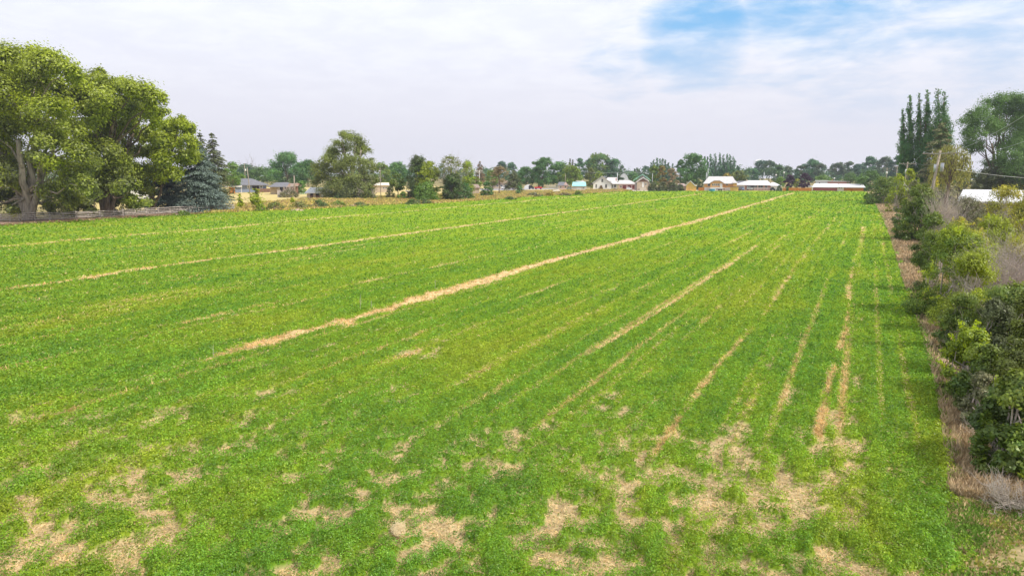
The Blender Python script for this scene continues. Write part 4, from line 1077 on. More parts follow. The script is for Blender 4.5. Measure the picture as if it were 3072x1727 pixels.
# ------------------------------------------------------------------ buildings, fences, poles
class Site:
    """a thing whose parts are drawn in photo pixels round its foot and turned into metres"""
    def __init__(s, name, label, cat, cx, base, rot=0.0, group=None):
        s.cx, s.by = cx, base
        x, y, v = G(cx, base); s.s = v / F / 0.99; s.v = v
        rz = math.atan2(-x, y) + math.radians(rot)
        s.root = thing(name, label, cat, (x, y, 0), rz, group)
    def x(s, px): return (px - s.cx) * s.s
    def z(s, py): return max(-0.05, (s.by - py) * s.s)
    def P(s, pts): return [(s.x(a), s.z(b)) for a, b in pts]
    def box(s, name, mat, boxes, parent=None):
        mb = MB()
        for (x0, x1, yt, yb, d0, d1) in boxes: mb.box(s.x(x0), s.x(x1), d0, d1, s.z(yb), s.z(yt))
        return mb.build(name, mat, parent or s.root)
    def prism(s, name, mat, pts, d0, d1, parent=None): return MB().prism(s.P(pts), d0, d1).build(name, mat, parent or s.root)
    def hip(s, name, mat, x0, x1, ye, rx0, rx1, yr, d0, d1, th=.18, ry=None):
        return MB().hip(s.x(x0), s.x(x1), d0, d1, s.z(ye), s.x(rx0), s.x(rx1), s.z(yr), th, ry).build(name, mat, s.root)
    def gable(s, name, mat, apex, l, r, d0, d1, th=.22, over=0.0):
        ax, az = s.x(apex[0]), s.z(apex[1]); lx, lz = s.x(l[0]), s.z(l[1]); rx, rz_ = s.x(r[0]), s.z(r[1])
        return MB().prism([(lx, lz), (ax, az), (rx, rz_), (rx, rz_ + th), (ax, az + th), (lx, lz + th)][::-1], d0, d1).build(name, mat, s.root)
    def win(s, x0, x1, yt, yb, d=0.0, frame=None, glass=None, fw=.09, name='window'):
        X0, X1, Z0, Z1 = s.x(x0), s.x(x1), s.z(yb), s.z(yt)
        mb = MB(); mb.box(X0 - fw, X1 + fw, d - .05, d - .002, Z1, Z1 + fw); mb.box(X0 - fw, X1 + fw, d - .05, d - .002, Z0 - fw, Z0)
        mb.box(X0 - fw, X0, d - .05, d - .002, Z0, Z1); mb.box(X1, X1 + fw, d - .05, d - .002, Z0, Z1)
        mb.box((X0 + X1) / 2 - .03, (X0 + X1) / 2 + .03, d - .045, d - .03, Z0, Z1)
        f = mb.build(name, frame or WHITE, s.root)
        MB().box(X0, X1, d - .028, d - .004, Z0, Z1).build('pane', glass or GLASS, f)
        return f


# white gabled house
s = Site('white_house', 'white gabled farmhouse with pale grey roof and brown bush at its wall', 'house', 1806, 570)
s.box('wall', WHITE, [(1780, 1832, 551, 571, 0, 9)]); s.prism('gable_wall', WHITE, [(1780, 551), (1806, 531.5), (1832, 551)], 0, 9)
s.gable('roof', LROOF, (1806, 531), (1776.5, 552), (1835, 552), -.5, 9.5)
s.box('side_wing', OFFW, [(1832, 1850, 552, 571, 2.0, 9)]); s.hip('wing_roof', LROOF, 1830, 1856, 552, 1834, 1846, 543, 1.2, 9.6)
s.hip('rear_roof', LROOF, 1816, 1853, 545, 1822, 1850, 534, 9.6, 16); s.box('rear_wall', WHITE, [(1820, 1850, 545.5, 571, 9.7, 15.8)])
s.box('chimney', BRICK, [(1846, 1849, 536, 546, 8, 8.8)])
for w_ in ((1804, 1808.5, 538, 547.5), (1787, 1791, 553.5, 564), (1815, 1820.5, 553.5, 564)): s.win(*w_)
s.win(1835, 1838, 555, 564, 2.0); s.win(1841, 1847, 555, 562, 2.0)
# garage row
s = Site('garage_row', 'long low garage with pale roof and dark red doors right of the white farmhouse', 'garage', 1878, 568)
s.box('wall', PINKW, [(1856, 1905, 552, 569, 0, 8)]); s.hip('roof', LROOF, 1850, 1908, 552, 1858, 1888, 541.5, -.6, 8.6)
for a, b in ((1868, 1878), (1883, 1892.5), (1896, 1904)): s.box('garage_door', DRED, [(a, b, 556, 567, -.05, -.002)])
s.win(1861, 1865, 557, 563)
# green roofed house
s = Site('green_roof_house', 'grey stone house with mint green roof and gabled porch with white door', 'house', 1924, 571)
s.box('wall', GREYW, [(1904, 1948, 549, 572, 1.5, 9)]); s.prism('gable_wall', GREYW, [(1904, 549), (1926, 527), (1948, 549)], 1.5, 9)
s.gable('roof', GREENR, (1926, 525.5), (1899, 544.5), (1951, 544), 1.0, 9.6, .25)
s.box('porch', TANW, [(1911, 1942, 546, 572, -.4, 1.45)]); s.prism('porch_gable', BROWNB, [(1911, 546), (1928, 537), (1944, 546)], -.4, 1.45)
s.gable('porch_roof', WHITE, (1928, 535), (1908, 549), (1946, 546), -1.0, 1.0, .3)
s.box('door', WHITE, [(1925.5, 1931, 547.5, 562, -.47, -.402)]); s.win(1907, 1910, 549, 556, 1.5); s.win(1935, 1938, 551, 556, -.4)
s.box('steps', STONE, [(1919, 1937, 564, 572, -2.4, -.41)])
# hoop barn
s = Site('arched_barn', 'white arched hoop barn seen between the trees', 'barn', 1871, 556)
s.prism('roof', TIN, [(1871 + 15 * math.cos(a), 552 - 30 * math.sin(a)) for a in np.linspace(math.pi, 0, 13)], 0, 14)
s.box('wall', WHITE, [(1858, 1884, 545, 557, -.1, -.003)])
# turquoise shed
s = Site('turquoise_shed', 'small white shed with turquoise roof left of the white farmhouse', 'shed', 1738, 573)
s.box('wall', OFFW, [(1719, 1756, 557, 574, 0, 5)]); s.prism('gable_wall', OFFW, [(1719, 557), (1756, 557), (1756, 557.2), (1719, 557.2)], 0, 5)
s.hip('roof', TURQ, 1716.5, 1758, 558, 1718, 1756, 547, -.4, 5.4)
s.box('door', WHITE, [(1730, 1743, 563, 573, -.05, -.002)]); s.win(1748, 1751, 562, 566)
# pink house
s = Site('pink_house', 'low pale pink house with grey roof behind the metal fence', 'house', 1688, 568)
s.box('wall', PINKW, [(1675, 1703, 556, 569, 0, 7)]); s.prism('gable_wall', PINKW, [(1690, 556), (1697, 547), (1704, 556)], -.05, 7)
s.hip('roof', GROOF, 1672, 1705, 556.5, 1676, 1697, 547, -.5, 7.5); s.win(1680, 1684, 559, 564); s.win(1694, 1698, 558, 564, -.05)
# yellow shed
s = Site('yellow_shed', 'small bright yellow shed with steep white roof', 'shed', 2072, 573)
s.box('wall', YELW, [(2059, 2082, 557, 574, 0, 4)]); s.prism('gable_wall', YELW, [(2059, 557), (2070, 545), (2082, 557)], 0, 4)
s.gable('roof', WROOF, (2070, 544.5), (2057.5, 558), (2085, 559), -.4, 4.4); s.box('door', ORW, [(2064, 2070, 560, 573, -.05, -.002)])
s.box('side_wall', YELW, [(2082.3, 2087.5, 559, 574, .8, 3.6)]); s.box('lean_roof', WROOF, [(2082.2, 2090, 557.6, 558.8, .4, 4.0)])
s = Site('grey_shed', 'tumbledown grey-roofed shed left of the yellow shed', 'shed', 2046, 572.5)
s.box('wall', TANW, [(2035, 2057, 557, 573, 0, 4)]); s.hip('roof', RUST, 2031, 2059, 558, 2035, 2050, 551, -.4, 4.4); s.box('door', DARK, [(2044, 2049, 560, 572, -.05, -.002)])
# yellow house
s = Site('yellow_house', 'ochre yellow house with wide pale roof and row of four porch windows', 'house', 2158, 572)
s.box('wall', ORW, [(2114, 2204, 550.5, 573, 1.6, 12)]); s.hip('roof', LROOF, 2111, 2206, 551, 2126, 2194, 531, 1.0, 13.0, .25)
s.box('base_wall', WHITE, [(2113.7, 2204.3, 563, 573, 1.45, 1.59)])
s.prism('porch', ORW, [(2132, 573), (2132, 550), (2143, 543.5), (2157, 543.5), (2168, 550), (2168, 573)], -.6, 1.44)
s.prism('porch_roof', LROOF, [(2129, 551.5), (2142.5, 543), (2158, 543), (2171, 551.5), (2171, 550.3), (2158, 541.8), (2142.5, 541.8), (2129, 550.3)][::-1], -1.0, 3.0)
s.box('porch_base', WHITE, [(2131.8, 2168.2, 562, 573, -.68, -.61)])
for a in (2137, 2142.6, 2148.2, 2153.8): s.win(a, a + 3.4, 552, 557.5, -.6)
s.box('door', WHITE, [(2159, 2166, 551, 566, -.75, -.69)]); s.win(2124.5, 2131, 552, 559, 1.6); s.win(2176, 2181, 552, 557, 1.6)
s.box('side_wing', YELW, [(2196, 2206, 548, 573, -1, 1.4)]); s.hip('wing_roof', LROOF, 2194, 2209, 549, 2196, 2200, 541, -1.5, 2)
s = Site('low_yellow_shed', 'low yellow outbuilding at the field edge beside the yellow house', 'shed', 2203, 574)
s.box('wall', YELW, [(2191, 2214, 562, 575, 0, 3)]); s.box('roof', BROWNB, [(2189.5, 2215, 560.6, 561.8, -.3, 3.3)]); s.box('door', ORW, [(2196, 2200, 564, 574, -.05, -.002)])
# brick ranch
s = Site('brick_ranch_house', 'long pink brick ranch house with white hip roof and attached white garage', 'house', 2262, 570)
s.box('wall', BRICK, [(2212, 2308, 554.5, 571, 0, 10)]); s.hip('roof', WROOF, 2206, 2312, 555, 2244, 2298, 542.5, -.9, 11, .3)
s.box('carport_shade_panel', DARK, [(2241, 2262, 556.2, 569, -.06, -.004)])  # flat dark plate on the wall, painted as the shade inside a carport
for a, b in ((2262.5, 2270), (2273, 2286)): s.win(a, b, 557, 563)
s.win(2292, 2298, 557, 563); s.box('trim', WHITE, [(2211, 2236, 556.5, 571, -.1, -.02)])
s.box('garage', WHITE, [(2308.2, 2335, 556, 571, -1.0, 7)]); s.hip('garage_roof', WROOF, 2306, 2337, 557, 2309, 2318, 548, -1.5, 7.5)
s.box('chimney', TANW, [(2239, 2242, 540, 547, 4, 5)])
# red brick building
s = Site('red_brick_building', 'long red brick building with white roof and orange doors at the far right', 'building', 2512, 573)
s.box('wall', RBRICK, [(2446, 2511, 561, 574, 0, 9)]); s.hip('roof', WROOF, 2442, 2514, 562, 2448, 2512, 552, -.7, 10)
s.box('cream_wall', OFFW, [(2511.2, 2529, 560, 574, -.5, 9)]); s.hip('centre_roof', WROOF, 2509, 2585, 561.5, 2514, 2578, 552.3, -1.2, 9.8)
s.box('orange_wall', CEDAR, [(2529.2, 2580, 562, 574, .1, 9)])
for a, b in ((2531, 2549), (2553, 2578)): s.box('garage_door', CEDAR, [(a, b, 563.5, 573, .02, .095)])
s.win(2516, 2519, 560.5, 565, -.5); s.win(2521, 2524, 560.5, 565, -.5); s.box('post', WHITE, [(2444, 2445.5, 562, 573, -.4, -.2)])
s.box('side_porch', WROOF, [(2432, 2441.5, 559.5, 561.5, 0, 6)])
s = Site('upper_white_building', 'white building end showing above the red brick building roof', 'building', 2466, 562)
s.box('wall', TIN, [(2448, 2480, 544, 563, 0, 8)]); s.box('roof', WROOF, [(2446, 2482, 542.4, 543.8, -.4, 8.4)]); s.box('door', DARK, [(2457, 2460, 548, 562, -.05, -.002)])
s = Site('brick_row', 'low brick row with dark roof behind the white roofs', 'building', 2512, 562)
s.box('wall', BRICK, [(2483, 2542, 546, 563, 0, 8)]); s.box('roof', LROOF, [(2482, 2544, 544.2, 545.8, -.4, 8.4)]); s.box('chimney', BRICK, [(2495, 2498, 540, 544.1, 3, 4)])
s = Site('far_white_shed', 'far grey-white roof showing left of the brick ranch house', 'building', 2222, 563)
s.box('wall', WHITE, [(2208, 2238, 549, 564, 0, 8)]); s.hip('roof', GROOF, 2206, 2242, 549, 2214, 2236, 543.5, -.4, 8)
s = Site('cream_shed_behind', 'pale low roof just above the turquoise shed', 'building', 1740, 564)
s.box('wall', OFFW, [(1725, 1752, 548, 565, 0, 6)]); s.hip('roof', LROOF, 1722, 1755, 549, 1728, 1750, 543, -.4, 6.4)
# grey house on the left
s = Site('grey_roof_house', 'blue-grey house with wide dark grey hip roof and white-framed windows', 'house', 745, 577)
s.box('wall', BLUEW, [(703, 796, 555, 578, 0, 10)]); s.hip('roof', GROOF, 695, 803, 555.5, 724, 757, 537.5, -1, 11, .25)
s.box('recess_shade_panel', DARK, [(757, 775, 556, 570, -.06, -.004)])  # dark sheet over the wall stands for the shade of an open bay
for a in ((744.5, 748.5), (779, 784)): s.win(a[0], a[1], 558.5, 564.5, 0, fw=.22)
s.box('vent_pipe', WHITE, [(723.2, 724.6, 528, 541, 4.5, 4.7)])
s = Site('flat_roof_shed', 'low brown shed with thin flat white roof left of the grey-roofed house', 'shed', 698, 580)
s.box('wall', CEDAR, [(688, 705, 562, 581, 0, 4)]); s.box('roof', WHITE, [(678, 725, 558.5, 561.5, -.6, 5)]); s.box('post', WHITE, [(722, 723.2, 561.6, 581, -.3, -.1)])
s = Site('brown_shed', 'open-fronted brown shed with grey hip roof and rusty lean-to', 'shed', 862, 583)
s.box('wall', GREYW, [(835, 842, 561, 584, 0, 6), (851, 854.5, 561, 584, 0, .3), (860, 863, 561, 584, 0, .3), (866, 872, 561, 584, 0, .3), (872.2, 893, 561, 584, .1, 6)])
s.box('back_wall', DARK, [(842.1, 872, 561, 584, 5.6, 5.9)]); s.box('side_wall', BROWNB, [(872.4, 893.2, 560, 584, -.05, .09)])
s.hip('roof', GROOF, 810, 882, 560.5, 832, 866, 548.5, -.8, 7); s.prism('lean_roof', RUST, [(862, 561.5), (868, 552.5), (898, 552.0), (894, 559)], -.9, 6.5)
s.box('rear_wall', TANW, [(815, 834.8, 561, 584, 1.5, 6)])
s = Site('white_roof_barn', 'low patched barn with shiny white metal roof beside the cottonwood', 'barn', 958, 593)
s.box('wall', TANW, [(923, 932, 578, 594, 0, 6), (941, 948, 578, 594, 0, .3), (959, 963, 578, 594, 0, .3)])
s.box('white_wall', WHITE, [(963.2, 985, 577, 594, -.1, 5)]); s.box('side_wall', TIN, [(985.2, 998, 580, 594, .3, 5)])
s.box('back_wall', DARK, [(932.2, 963, 578, 594, 4, 4.3)]); s.box('boards', BROWNB, [(932.1, 940.9, 586, 594, .05, .2), (948.1, 958.9, 587, 594, .05, .2)])
s.hip('roof', WROOF, 917, 1001, 578.5, 934, 992, 563, -.7, 6.5, .2)
s = Site('tan_house', 'tan house with three dark windows behind the thin pole', 'house', 1142, 577)
s.box('wall', TANW, [(1114, 1172, 556, 578, 0, 7)]); s.hip('roof', OFFW, 1110, 1176, 556, 1118, 1168, 549, -.5, 7.5)
for a in (1149, 1156, 1163): s.win(a, a + 4.5, 562, 566.5)
s = Site('pump_house', 'small tan pump house with brown roof between the thicket and dark round tree', 'shed', 1422, 584)
s.box('wall', TANW, [(1409, 1438, 563, 585, 0, 4)]); s.hip('roof', BROOF, 1404, 1441, 563.5, 1411, 1434, 554, -.4, 4.4)
s = Site('dark_lean_to', 'dark wooden lean-to with pale roof left of the round bright bush', 'shed', 1234, 596)
s.box('wall', BROWNB, [(1223, 1246, 576, 597, 0, 4)]); s.box('roof', OFFW, [(1217, 1242, 573.5, 575.7, -.4, 4)])
s = Site('tan_shop', 'low tan building behind the parked cars by the tan-brown tree', 'building', 1508, 566)
s.box('wall', TANW, [(1470, 1545, 550, 567, 0, 8)]); s.hip('roof', BROOF, 1466, 1548, 550, 1475, 1540, 543, -.5, 9)
for a in (1490, 1502, 1514, 1526): s.win(a, a + 5, 555, 560)
# right-hand white roofed home
s = Site('white_roof_home', 'low home with large white roof behind the right hedge', 'house', 2990, 655)
s.box('wall', GREYW, [(2900, 3130, 606, 656, 0, 9)]); s.hip('roof', WROOF, 2888, 3150, 606, 2896, 3140, 573, -1, 10, .25)
s = Site('white_roof_annex', 'small white-roofed annex at the left end of the white roofed home', 'shed', 2895, 650)
s.box('wall', GREYW, [(2880, 2912, 598, 651, 4, 9)]); s.hip('roof', WROOF, 2872, 2925, 597, 2885, 2912, 580, 3, 10, .2)
# behind the elms
s = Site('blue_shed', 'bright blue and white shed glimpsed between the elm and the spruce', 'shed', 432, 606)
s.box('wall', WHITE, [(400, 460, 560, 607, 0, 5)]); s.hip('roof', surf('light_blue_roof', (.30, .52, .62), .6, .15, .5), 396, 463, 561, 402, 456, 536, -.4, 5.4)

# leaning metal sheet
s = Site('metal_sheet', 'pale metal sheet leaning beside the brush heap', 'panel', 839, 592); s.prism('sheet', PANEL, [(833, 592), (833, 571), (841, 573), (846, 592)], 0, .05)

# cars
def car(label, cx, base, L_px, paint, kind='car', rot=0, name='parked_car'):
    s = Site(name, label, 'pickup' if kind == 'pickup' else 'car', cx, base, rot); l = L_px * s.s
    if kind == 'pickup': body = [(-.5, .28), (.5, .28), (.5, .62), (.24, .68), (.2, .66), (-.5, .66)]; cab = [(-.1, .66), (-.07, .98), (.12, .98), (.24, .67)]
    elif kind == 'suv': body = [(-.5, .25), (.5, .25), (.5, .55), (.26, .66), (-.5, .68)]; cab = [(-.48, .67), (-.42, 1.0), (.1, 1.0), (.27, .65)]
    else: body = [(-.5, .22), (.5, .22), (.5, .48), (.24, .58), (-.5, .58)]; cab = [(-.38, .57), (-.24, .88), (.06, .88), (.26, .57)]
    Hh = 1.75
    MB().prism([(a * l, b * Hh) for a, b in body], -.9, .9).build('body', paint, s.root)
    c = MB().prism([(a * l, b * Hh) for a, b in cab], -.78, .78).build('cabin', paint, s.root)
    a0, a1 = min(a for a, b in cab) * l, max(a for a, b in cab) * l
    MB().box(a0 * .8 + .1, a1 * .72, -.82, -.785, .70 * Hh, min(.9, cab[1][1] - .08) * Hh).build('side_window', GLASS, c)
    for sx in (-.31, .31):
        for sy in (-.86, .70):
            mb = MB(); mb.tube([(sx * l, sy, .34), (sx * l, sy + .2, .34)], [.36, .36], 12); mb.build('wheel', RUBBER, s.root)
    return s


PW = surf('white_car_paint', (.75, .75, .76), .3, .03, 1, coat=.5); PR = surf('red_car_paint', (.50, .02, .03), .3, .05, 1, coat=.5); PD = surf('dark_car_paint', (.03, .035, .045), .3, .05, 1, coat=.5)
PS = surf('silver_car_paint', (.50, .52, .55), .3, .04, 1, coat=.5, metal=.3); PB = surf('blue_car_paint', (.18, .26, .40), .3, .05, 1, coat=.5)
car('red pickup parked under the green trees', 1615, 568, 22, PR, 'pickup', name='red_pickup')
car('dark car left of the red pickup', 1594, 567.5, 16, PD, 'suv')
car('white car behind the small dark conifer', 1532, 567, 18, PW)
car('white car far left beside the tan shop', 1512, 567.5, 16, PW)
car('green-grey car left of the turquoise shed', 1707, 570, 15, surf('green_grey_paint', (.20, .23, .20), .35, .05, 1))
car('white car in front of the dark red garage doors', 1887, 571, 15, PW)
car('silver SUV before the brick ranch house', 2249, 571, 17, PS, 'suv')
car('pale blue car beside the silver SUV', 2224, 571.5, 13, PB, 'suv', 60)
car('black car beside the white garage', 2318, 572.5, 15, PD)
car('dark pickup in front of the yellow house', 2188, 571, 24, PD, 'pickup', name='dark_pickup')
s = Site('blue_pool', 'round blue covered pool in front of the yellow house', 'pool', 2136, 574); MB().tube([(0, 0, 0), (0, 0, 1.0)], [8.5 * s.s] * 2, 20).build('wall', TARP, s.root)
s = Site('flat_trailer', 'low dark flatbed trailer beside the blue pool', 'trailer', 2160, 573.5)
s.box('bed', DARK, [(2148, 2174, 567, 569.5, 0, 2)])
for a in (2157, 2163): MB().tube([(s.x(a), -.1, .35), (s.x(a), .12, .35)], [.35, .35], 10).build('wheel', RUBBER, s.root)
s = Site('white_hull', 'small white boat-like object under the green trees left of the dark car', 'boat', 1583, 567); s.prism('hull', WHITE, [(1574, 567), (1573, 560), (1578, 556), (1589, 553), (1585, 567)], 0, 1.6)

# fences
def fence(name, label, x0, x1, yt, yb, n, mat, boards=True, rails=2, cx=None):
    s = Site(name, label, 'fence', (x0 + x1) / 2, yb)
    for i in range(n + 1):
        a = x0 + (x1 - x0) * i / n; s.box('post', mat, [(a - .35, a + .35, yt - .4, yb, -.06, .08)])
    if boards: s.box('board_panel', mat, [(x0, x1, yt, yb, .09, .13)])
    else:
        for k in range(rails): zt_ = yt + (yb - yt) * k / (rails + .4); s.box('rail', mat, [(x0, x1, zt_, zt_ + 1.0, -.1, -.065)])
    return s


fence('cedar_fence', 'orange cedar board fence under the purple plum trees', 2369, 2430, 564, 574, 8, CEDAR)
fence('cedar_fence', 'short piece of orange fence left of the clipped green bush', 2349, 2357, 564, 574, 1, CEDAR)
fence('cedar_fence', 'orange-brown fence between yellow shed and yellow house', 2096, 2112, 563, 573, 3, CEDAR)
fence('white_rail_fence', 'white rail fence in front of the brick ranch house', 2257, 2308, 563.5, 571.5, 6, WHITE, False, 2)
fence('brown_board_fence', 'brown board fence right of the grey-roofed house', 770, 812, 566, 577, 5, BROWNB)
fence('wire_fence', 'pale metal fence panels beside the pink house', 1640, 1676, 556, 570, 8, STEEL, False, 3)
fence('gate_rails', 'pale green pipe gate left of the white-roofed barn', 901, 918, 579, 586, 1, surf('pale_green_pipe', (.45, .62, .42), .5, .05, 1), False, 2)

# weathered log rail fence along the left field edge
fpts = [G(a, b)[:2] for a, b in ((-60, 666), (0, 665), (60, 663.5), (150, 660), (230, 656.5), (300, 653.5), (370, 649.5), (440, 645), (510, 640.5), (570, 638.5), (620, 636.5), (660, 634.5), (700, 632.5))]
x0, y0 = fpts[0]; root = thing('log_rail_fence', 'weathered grey log rail fence running below the elms and spruces', 'fence', (x0, y0, 0))
rg = np.random.default_rng(12)
for i, (px, py) in enumerate(fpts):
    p = (px - x0, py - y0)
    mb = MB(); mb.tube([(p[0], p[1], 0), (p[0] + rg.normal() * .08, p[1] + rg.normal() * .08, 1.35 + .1 * rg.random())], [.11, .09], 6)
    mb.build('post', RAILM, root)
    if i:
        q = (fpts[i - 1][0] - x0, fpts[i - 1][1] - y0); mx_ = ((p[0] + q[0]) / 2, (p[1] + q[1]) / 2)
        MB().tube([(mx_[0], mx_[1], 0), (mx_[0] + .05, mx_[1], 1.25)], [.09, .08], 6).build('post', RAILM, root)
        for k in range(4):
            za, zb_ = .3 + .3 * k + rg.normal() * .06, .3 + .3 * k + rg.normal() * .06
            MB().tube([(q[0] + .12, q[1] - .3, za), (mx_[0] + .12 + rg.normal() * .05, mx_[1], (za + zb_) / 2 + rg.normal() * .04), (p[0] + .12, p[1] + .3, zb_)], [.09, .085, .075], 6).build('rail', RAILM, root)

# utility poles
def pole(label, cx, base, top, base_x=None, arm=0.0, arm_px=None, trans=(), rot=0, lean=0, name='utility_pole', r=.15, arms2=None, mat=None):
    s = Site(name, label, 'pole', cx, base, 0); zt = A(cx, top, s.v).z
    lx = lean * s.s
    MB().tube([(0, 0, 0), (lx * .5, 0, zt * .5), (lx, 0, zt)], [r * 1.25, r * 1.1, r * .85], 10).build('post', mat or POLEM, s.root, True)
    def arm_at(z, half):
        b = MB(); b.box(lx - half, lx + half, -r - .12, -r - .01, z - .06, z + .06)
        a = b.build('crossarm', mat or POLEM, s.root)
        for q in (-.92, -.45, .45, .92):
            MB().tube([(lx + half * q, -r - .065, z + .06), (lx + half * q, -r - .065, z + .22)], [.05, .03], 8).build('insulator', STEEL, a)
        for sg in (-1, 1): MB().tube([(lx + half * .42 * sg, -r - .135, z - .05), (lx, -r - .03, z - .75)], [.025, .025], 5).build('brace', mat or POLEM, s.root)
    if arm: arm_at(zt - .35, arm)
    if arms2: arm_at(zt - 1.2, arms2)
    for (dx, dz, tr, th) in trans:
        MB().tube([(lx + dx, -.05, zt - dz), (lx + dx, -.05, zt - dz - th)], [tr, tr], 14).build('transformer', PS if tr < .2 else WHITE, s.root, True)
    return s, zt, lx


s1, z1, l1 = pole('main utility pole with crossarm and two pale transformers at the right hedge', 2765, 717, 452, arm=1.85, trans=((-.36, 1.65, .16, .95), (.36, 1.5, .19, 1.05)), lean=24, r=.17)
s2, z2, l2 = pole('second utility pole with crossarm and one white transformer, further along the hedge', 2702, 634, 486, arm=1.6, trans=((.02, 1.5, .36, .9),), lean=6)
s3, z3, l3 = pole('third and farthest utility pole in the hedge line', 2684, 585, 497, arm=1.4, lean=0)
s3b, _, _ = pole('faint hazy pole with equipment above the mulberry tree', 2655, 576, 503, arm=1.5, trans=((0, 1.6, .35, .9),), arms2=1.2)
s4, z4, l4 = pole('near utility pole outside the right edge whose crossarm end shows in the sky', 3094, 1093, 318, arm=1.15, r=.17)
pole('thin leaning pole in front of the grey-roofed house', 752, 600, 503, r=.11, lean=-4); pole('pole with white lamp behind the grey-roofed house', 738, 568, 490, r=.13, trans=((.3, 2.6, .3, .9),))
pole('short weathered pole right of the brown shed', 885, 585, 527, r=.22); pole('tall thin dark pole between the cottonwood and slim pasture tree', 1143, 600, 503, r=.09)
pole('pale pole with double crossarm before the red-tipped conifer', 1438.6, 560, 510, arm=2.0, arms2=2.6, r=.14, mat=WHITE); pole('pole above the turquoise shed trees', 1696, 566, 520, r=.12)
pole('pole behind the white farmhouse chimney', 1851, 566, 518, r=.15, mat=STEEL); pole('pale thin pole before the tree beside the porch', 1956, 568, 520, r=.1, mat=STEEL)
pole('taller of two thin poles left of the yellow house', 2121.5, 567, 505, r=.13, mat=STEEL); pole('shorter of two thin poles left of the yellow house', 2117, 568, 517, r=.12, mat=STEEL); pole('thin pole in front of the hazy trees behind the brick house', 2290, 560, 516, r=.14, mat=STEEL)


def globe_lamp(label, cx, base, top):
    s = Site('street_lamp', label, 'lamp', cx, base); zt = A(cx, top, s.v).z
    MB().tube([(0, 0, 0), (0, 0, zt - .6)], [.09, .07], 8).build('post', STEEL, s.root)
    me = bpy.data.meshes.new('globe'); import bmesh
    bm = bmesh.new(); bmesh.ops.create_uvsphere(bm, u_segments=14, v_segments=9, radius=.42); bm.to_mesh(me); bm.free()
    link('globe', me, WHITE, s.root, (0, 0, zt - .35))


globe_lamp('white globe lamp over the right end of the brick ranch roof', 2325.6, 563, 523); globe_lamp('taller white globe lamp left of the purple plums', 2349, 563, 515.5); globe_lamp('white globe lamp above the upper white building', 2501, 560, 533)

# water tower in the haze behind the pale-trunked trees
s = Site('water_tower', 'far white water tower just above the hazy trees', 'tower', 2273, 533); zt = A(2273, 478, s.v).z
MB().tube([(0, 0, zt - 9), (0, 0, zt - 6), (0, 0, zt - 2), (0, 0, zt)], [2, 6.5, 6, 1.2], 18).build('tank', WHITE, s.root, True)
for k in range(4): MB().tube([(5 * math.cos(k * 1.57 + .6), 5 * math.sin(k * 1.57 + .6), 0), (4 * math.cos(k * 1.57 + .6), 4 * math.sin(k * 1.57 + .6), zt - 7)], [.4, .3], 6).build('leg', STEEL, s.root)


def wire(label, p, q, sag, r=.012, n=14, mat=None):
    p = Vector(p); q = Vector(q); pts = []
    for i in range(n + 1):
        t = i / n; a = p.lerp(q, t) - p; a.z -= sag * 4 * t * (1 - t); pts.append(a)
    o = MB().tube(pts, [r] * (n + 1), 4).build('power_wire', mat or STEEL, None); o.location = p
    tag(o, label, 'wire', 'power wires along the hedge')


def armpt(s, lx, zt, q, half):
    return s.root.matrix_basis @ Vector((lx + q * half, -.2, zt - .12))


for o_ in (s1, s2, s3, s4): o_.root.matrix_basis
def M_(s): return Matrix.Translation(s.root.location) @ Matrix.Rotation(s.root.rotation_euler.z, 4, 'Z')
def AP(s, lx, zt, q, half): return M_(s) @ Vector((lx + q * half, -.2, zt - .12))
for q, nm_ in ((-.92, 'field-side'), (.92, 'hedge-side')):
    wire(nm_ + ' wire from the frame edge pole to the main pole', AP(s4, l4, z4, q, 1.15), AP(s1, l1, z1, q, 1.85), .9, .008)
    wire(nm_ + ' wire between the main and second poles', AP(s1, l1, z1, q, 1.85), AP(s2, l2, z2, q, 1.6), 1.0, .008)
    wire(nm_ + ' wire from the second to the farthest pole', AP(s2, l2, z2, q, 1.6), AP(s3, l3, z3, q, 1.4), 1.2, .01)
wire('pale service wire from the willow to the right frame edge', A(2868, 508, 120), A(3110, 536, 110), .2, .022, mat=WHITE)
wire('drooping cable loop between the two hedge poles, upper', M_(s1) @ Vector((l1 * .5, -.2, A(2765, 560, s1.v).z)), M_(s2) @ Vector((0, -.2, A(2702, 545, s2.v).z)), 1.2, .022, mat=WHITE)
wire('drooping cable loop between the two hedge poles, lower', M_(s1) @ Vector((l1 * .5, -.2, A(2765, 567, s1.v).z)), M_(s2) @ Vector((0, -.2, A(2702, 552, s2.v).z)), 1.5, .022, mat=WHITE)
wire('pale wire across the trees above the turquoise shed', A(1735, 515.5, 300), A(1960, 516.5, 305), .4, .016)
wire('pale wire across the trees over the grey-roofed house', A(660, 495, 250), A(790, 503, 250), .1, .02)

# small things
def lump(name, label, cat, cx, base, rx_px, rz_px, mat, seed=1):
    import bmesh
    s = Site(name, label, cat, cx, base); me = bpy.data.meshes.new(name); bm = bmesh.new(); bmesh.ops.create_icosphere(bm, subdivisions=3, radius=1)
    rg = np.random.default_rng(seed); k = rg.random(3) * 6
    for v in bm.verts:
        f = 1 + .16 * math.sin(v.co.x * 3 + k[0]) * math.cos(v.co.y * 4 + k[1]) + .1 * math.sin(v.co.z * 6 + k[2])
        v.co = Vector((v.co.x * rx_px * s.s * f, v.co.y * rx_px * s.s * f * .8, max(-.1, v.co.z) * rz_px * s.s * f))
    bm.to_mesh(me); bm.free()
    o = link(name, me, mat, None, s.root.location); o.rotation_euler = s.root.rotation_euler
    bpy.data.objects.remove(s.root); tag(o, label, cat)


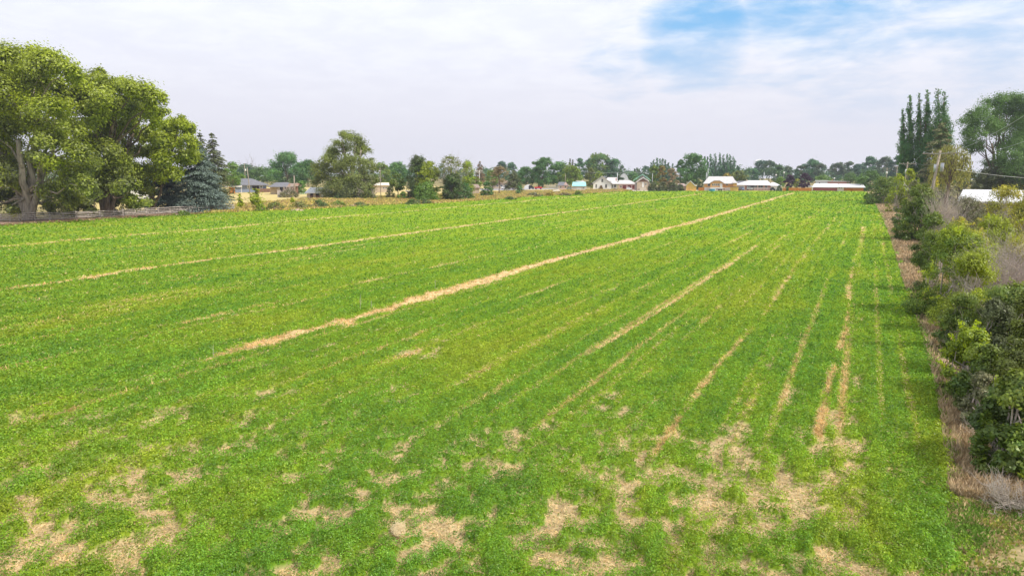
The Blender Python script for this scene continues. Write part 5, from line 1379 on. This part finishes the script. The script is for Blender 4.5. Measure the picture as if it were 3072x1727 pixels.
lump('boulder', 'small round cream boulder near the red pickup', 'boulder', 1629, 575, 4.5, 5, STONE, 2)
lump('boulder', 'larger flat pale boulder heap right of the round boulder', 'boulder', 1670, 577, 12, 8, STONE, 3)
lump('dirt_heap', 'low pale pinkish dirt heap at the left field edge', 'heap', 893, 633, 20, 6, surf('pink_dirt', (.50, .36, .28), 1, .15, 2), 4)
lump('stone', 'single pale stone lying in the right part of the field', 'stone', 2437, 756, 5, 7, STONE, 5)
lump('stone', 'small yellowish stone in the crop beside the dry strip', 'stone', 2612, 664, 2.5, 3, STONE, 6)
s = Site('straw_flake', 'square flake of pale straw lying in the near crop', 'straw', 1197, 1604)
rg = np.random.default_rng(4); nn = 1500
P = np.stack([rg.normal(size=nn) * 8 * s.s, rg.normal(size=nn) * .13, .16 + rg.random(nn) * .03], 1)
link('stalks', quads_mesh('stalks', *leaf_geo(P, rg.normal(size=(nn, 3)) * .4 + np.array([0, 0, 1]), .05, .12, np.array([.80, .66, .40]) * (.8 + .3 * rg.random((nn, 1))), rg)), STRAW, s.root)
s = Site('marker_flag', 'small orange survey flag at the field edge under the bushes', 'flag', 2826, 1035)
MB().tube([(0, 0, 0), (0, 0, .75)], [.008, .008], 5).build('wire_stem', STEEL, s.root); MB().box(-.12, .12, -.006, .006, .5, .78).build('flag', ORANGE, s.root)
for i, (cx, b_, t_) in enumerate(((1081, 932, 882), (1113, 930, 900), (1305, 870, 838), (640, 1082, 1030))):
    s = Site('dry_stalk', ['thin tall dry stalk on the main straw line, left one', 'forked dry stalk beside the left stalk on the straw line', 'single dry stalk further up the main straw line', 'dry stalk at the near end of the main straw line'][i], 'stalk', cx, b_)
    mb = MB(); h_ = (b_ - t_) * s.s; mb.tube([(0, 0, 0), (.02, 0, h_ * .5), (.05, 0, h_)], [.012, .01, .006], 5)
    for q in range(5): mb.tube([(.02, 0, h_ * (.4 + .1 * q)), (.02 + rnd.uniform(-.15, .15), rnd.uniform(-.1, .1), h_ * (.55 + .1 * q))], [.006, .004], 4)
    mb.build('stem', TWIG, s.root)

# ------------------------------------------------------------------ smoke haze in the air
hz, ht, ho = newmat('haze'); pv = ht.nodes.new('ShaderNodeVolumePrincipled')
pv.inputs['Color'].default_value = (.82, .88, 1.0, 1); pv.inputs['Density'].default_value = 0.00022; pv.inputs['Anisotropy'].default_value = 0.2
ht.links.new(pv.outputs[0], ho.inputs['Volume'])
if HAZE:
    o = MB().box(-850, 850, -850, 850, -1.0, 45).build('haze', hz); tag(o, kind='stuff')
